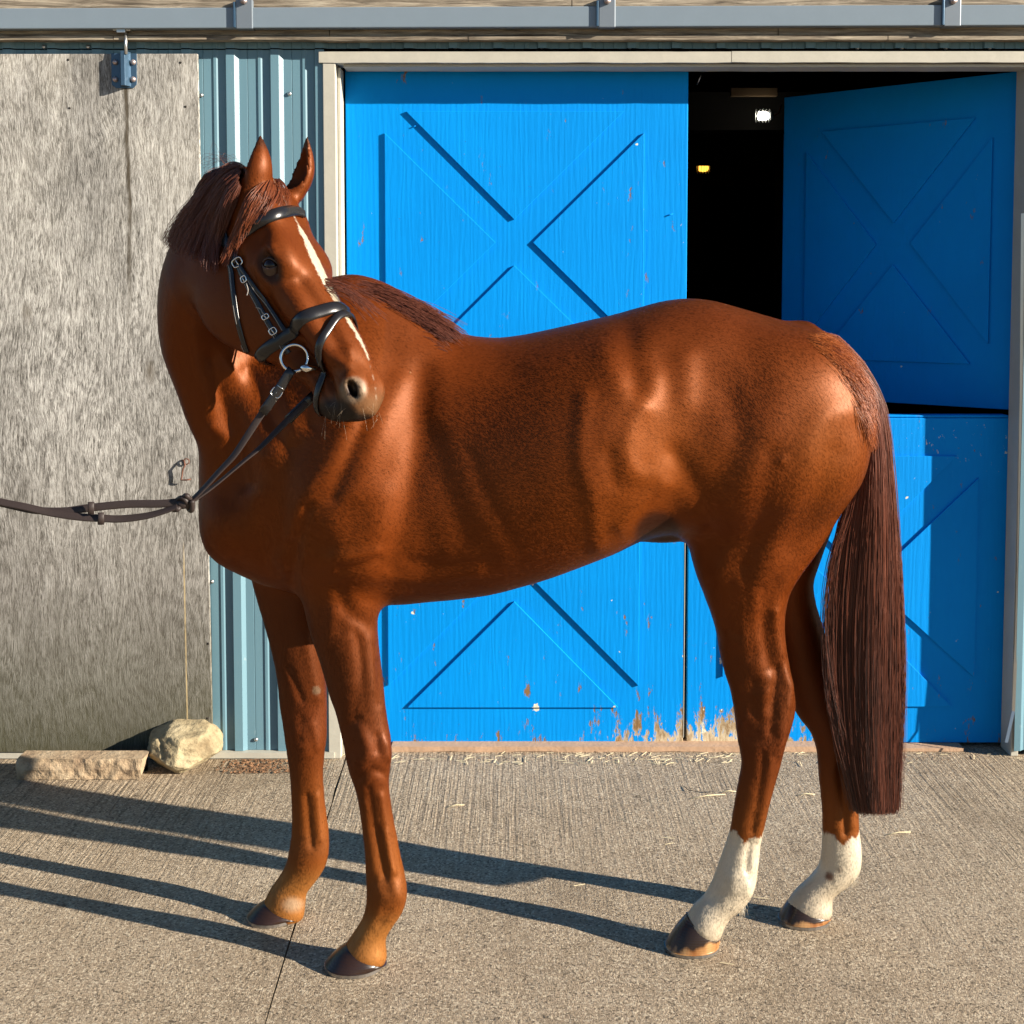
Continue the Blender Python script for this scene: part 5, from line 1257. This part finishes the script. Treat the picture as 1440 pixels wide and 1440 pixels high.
# bit
rp, rn = surf(417, 506, .014); rc = Vector(rp); vn = (Vector(O3) - rc).normalized(); rn = (rn * .5 + vn).normalized(); e1 = rn.orthogonal().normalized(); e2 = rn.cross(e1)
RR = 18.6 / (FPX / (rc - Vector(O3)).length)
ring = tube('bit_ring', [rc + e1 * RR * math.cos(t) + e2 * RR * math.sin(t) for t in np.linspace(0, 6.2832, 49)[:-1]], .0036, M['steel'], bridle, 10, True)
ms, _ = surf(434, 521, .012); m2, n2_ = surf(444, 519, .003)
tube('mouthpiece', [ms - Vector((.012, 0, -.002)), ms, ms + Vector((.006, 0, 0)), m2, m2 - n2_ * .02], [.006, .0095, .008, .006, .006], M['steel'], bridle, 12)
rc_l = [q[0] for q in headco(np.array(rc)[None])]; rcm = Vector(hp(rc_l[0], rc_l[1], -rc_l[2]))
mn = Vector(HL) * -1; f1 = mn.orthogonal().normalized(); f2 = mn.cross(f1)
tube('bit_ring', [rcm + f1 * RR * math.cos(t) + f2 * RR * math.sin(t) for t in np.linspace(0, 6.2832, 49)[:-1]], .0036, M['steel'], bridle, 10, True)
# reins
ringbot = rc + Vector(at(407, 525, rc.y)) - Vector(at(417, 506, rc.y))
KY = 2.74
def rein(pts, Ys, wd, n_=60, tilt=None):
    P_ = catmull([at(a, b, y) for (a, b), y in zip(pts, Ys)], n_); N_ = []
    for i, p in enumerate(P_):
        v = nrm(O3 - p); tl = np.interp(i / (n_ - 1), np.linspace(0, 1, len(tilt)), tilt) if tilt else 0
        t = nrm(P_[min(i + 1, n_ - 1)] - P_[max(i - 1, 0)]); s_ = np.cross(t, v); N_.append(nrm(v * math.cos(tl) + s_ * math.sin(tl)))
    return ribbon('rein', P_, N_, wd, .0032, M['rein'], bridle, dome=.2), P_
y0 = ringbot.y
near_pts = [(409, 522), (396, 541), (385, 558), (368, 582), (350, 610), (330, 640), (308, 664), (288, 686), (268, 706)]
rn1, RP1 = rein(near_pts, np.linspace(y0 - .006, KY, 9), .0150, 60, [0, 0, 0, .2, .5, .8, .9, 1.0])
# thicker buckled turn where the rein meets the ring
ribbon('rein_turn', [at(a, b, y0 - .012 - .002 * i) for i, (a, b) in enumerate(((411, 519), (406, 526), (398, 539), (388, 554), (377, 570), (369, 581)))], [nrm(O3 - at(400, 540, y0))] * 6, .0205, .004, M['leather'], rn1, dome=.3)
for a, b, w_ in ((395, 545, .019), (384, 561, .019), (376, 573, .019)):
    p = Vector(at(a, b, y0 - .020)); d = Vector(at(a + 10, b + 7, y0 - .020)) - p; d.normalize(); tube('keeper', [p - d * w_ * .5, p + Vector((0, -.002, 0)), p + d * w_ * .5], .0014, M['steel'], rn1, 6)
pb = Vector(at(389, 552, y0 - .020)); buckle(0, 0, -.95, .022, .02, parent=rn1, P=pb, nn=nrm(O3 - np.array(pb)))
far_pts = [(441, 557), (425, 572), (408, 588), (388, 608), (366, 630), (342, 650), (316, 672), (292, 691), (268, 707)]
rn2, RP2 = rein(far_pts, np.linspace(2.84, KY, 9), .0140, 60, [0, 0, .3, .7, 1.05, 1.15, 1.1, 1.0])
ribbon('rein_turn', [at(a, b, 2.835) for a, b in ((443, 554), (434, 563), (424, 572), (413, 583), (405, 591))], [nrm(O3 - at(430, 565, 2.83))] * 5, .021, .005, M['leather'], rn2, dome=.3)
# knot
kc = [(268, 703), (262, 697), (257, 701), (254, 709), (250, 716), (244, 716), (247, 706), (256, 700), (264, 708), (266, 716), (270, 717), (270, 704)]
tube('knot', catmull([at(a, b, KY - .012 * math.sin(i * 1.9)) for i, (a, b) in enumerate(kc)], 60), .0058, M['rein'], bridle, 8)
tube('knot_core', [at(268, 706, KY), at(262, 708, KY), at(255, 709, KY), at(248, 711, KY)], [.006, .011, .011, .007], M['rein'], bridle, 10)
# beyond the knot: two straps leading to the hand outside the picture
up_ = [(252, 706), (225, 708.5), (180, 709), (128, 714), (90, 719), (50, 718), (20, 712), (0, 707), (-60, 694)]
r3, _ = rein(up_, [KY, KY, KY, KY - .004, KY - .008, KY - .012, KY - .014, KY - .014, KY - .01], .0170, 70, [.15, .1, .1, .25, .5, .5, .3, .2])
lo_ = [(250, 712), (232, 719), (205, 726), (170, 730), (142, 729), (110, 727), (70, 721), (35, 713), (0, 706), (-60, 692)]
r4, _ = rein(lo_, [KY - .008, KY - .01, KY - .012, KY - .012, KY - .014, KY - .016, KY - .016, KY - .018, KY - .018, KY - .016], .0165, 70, [.9, .8, .5, .3, .3, .4, .5, .5])
for a, b, o_ in ((128, 714, r3), (142, 729, r4)):
    p = [at(a - 4, b, KY - .022), at(a + 4, b, KY - .022)]
    ribbon('rein_stop', [at(a, b - 8.5, KY - .019), at(a, b, KY - .0195), at(a, b + 8.5, KY - .019)], [nrm(O3 - p[0])] * 3, .013, .004, M['rein'], o_)
for i, (a, b) in enumerate(((60, 717.5), (66, 719.5))):
    pass
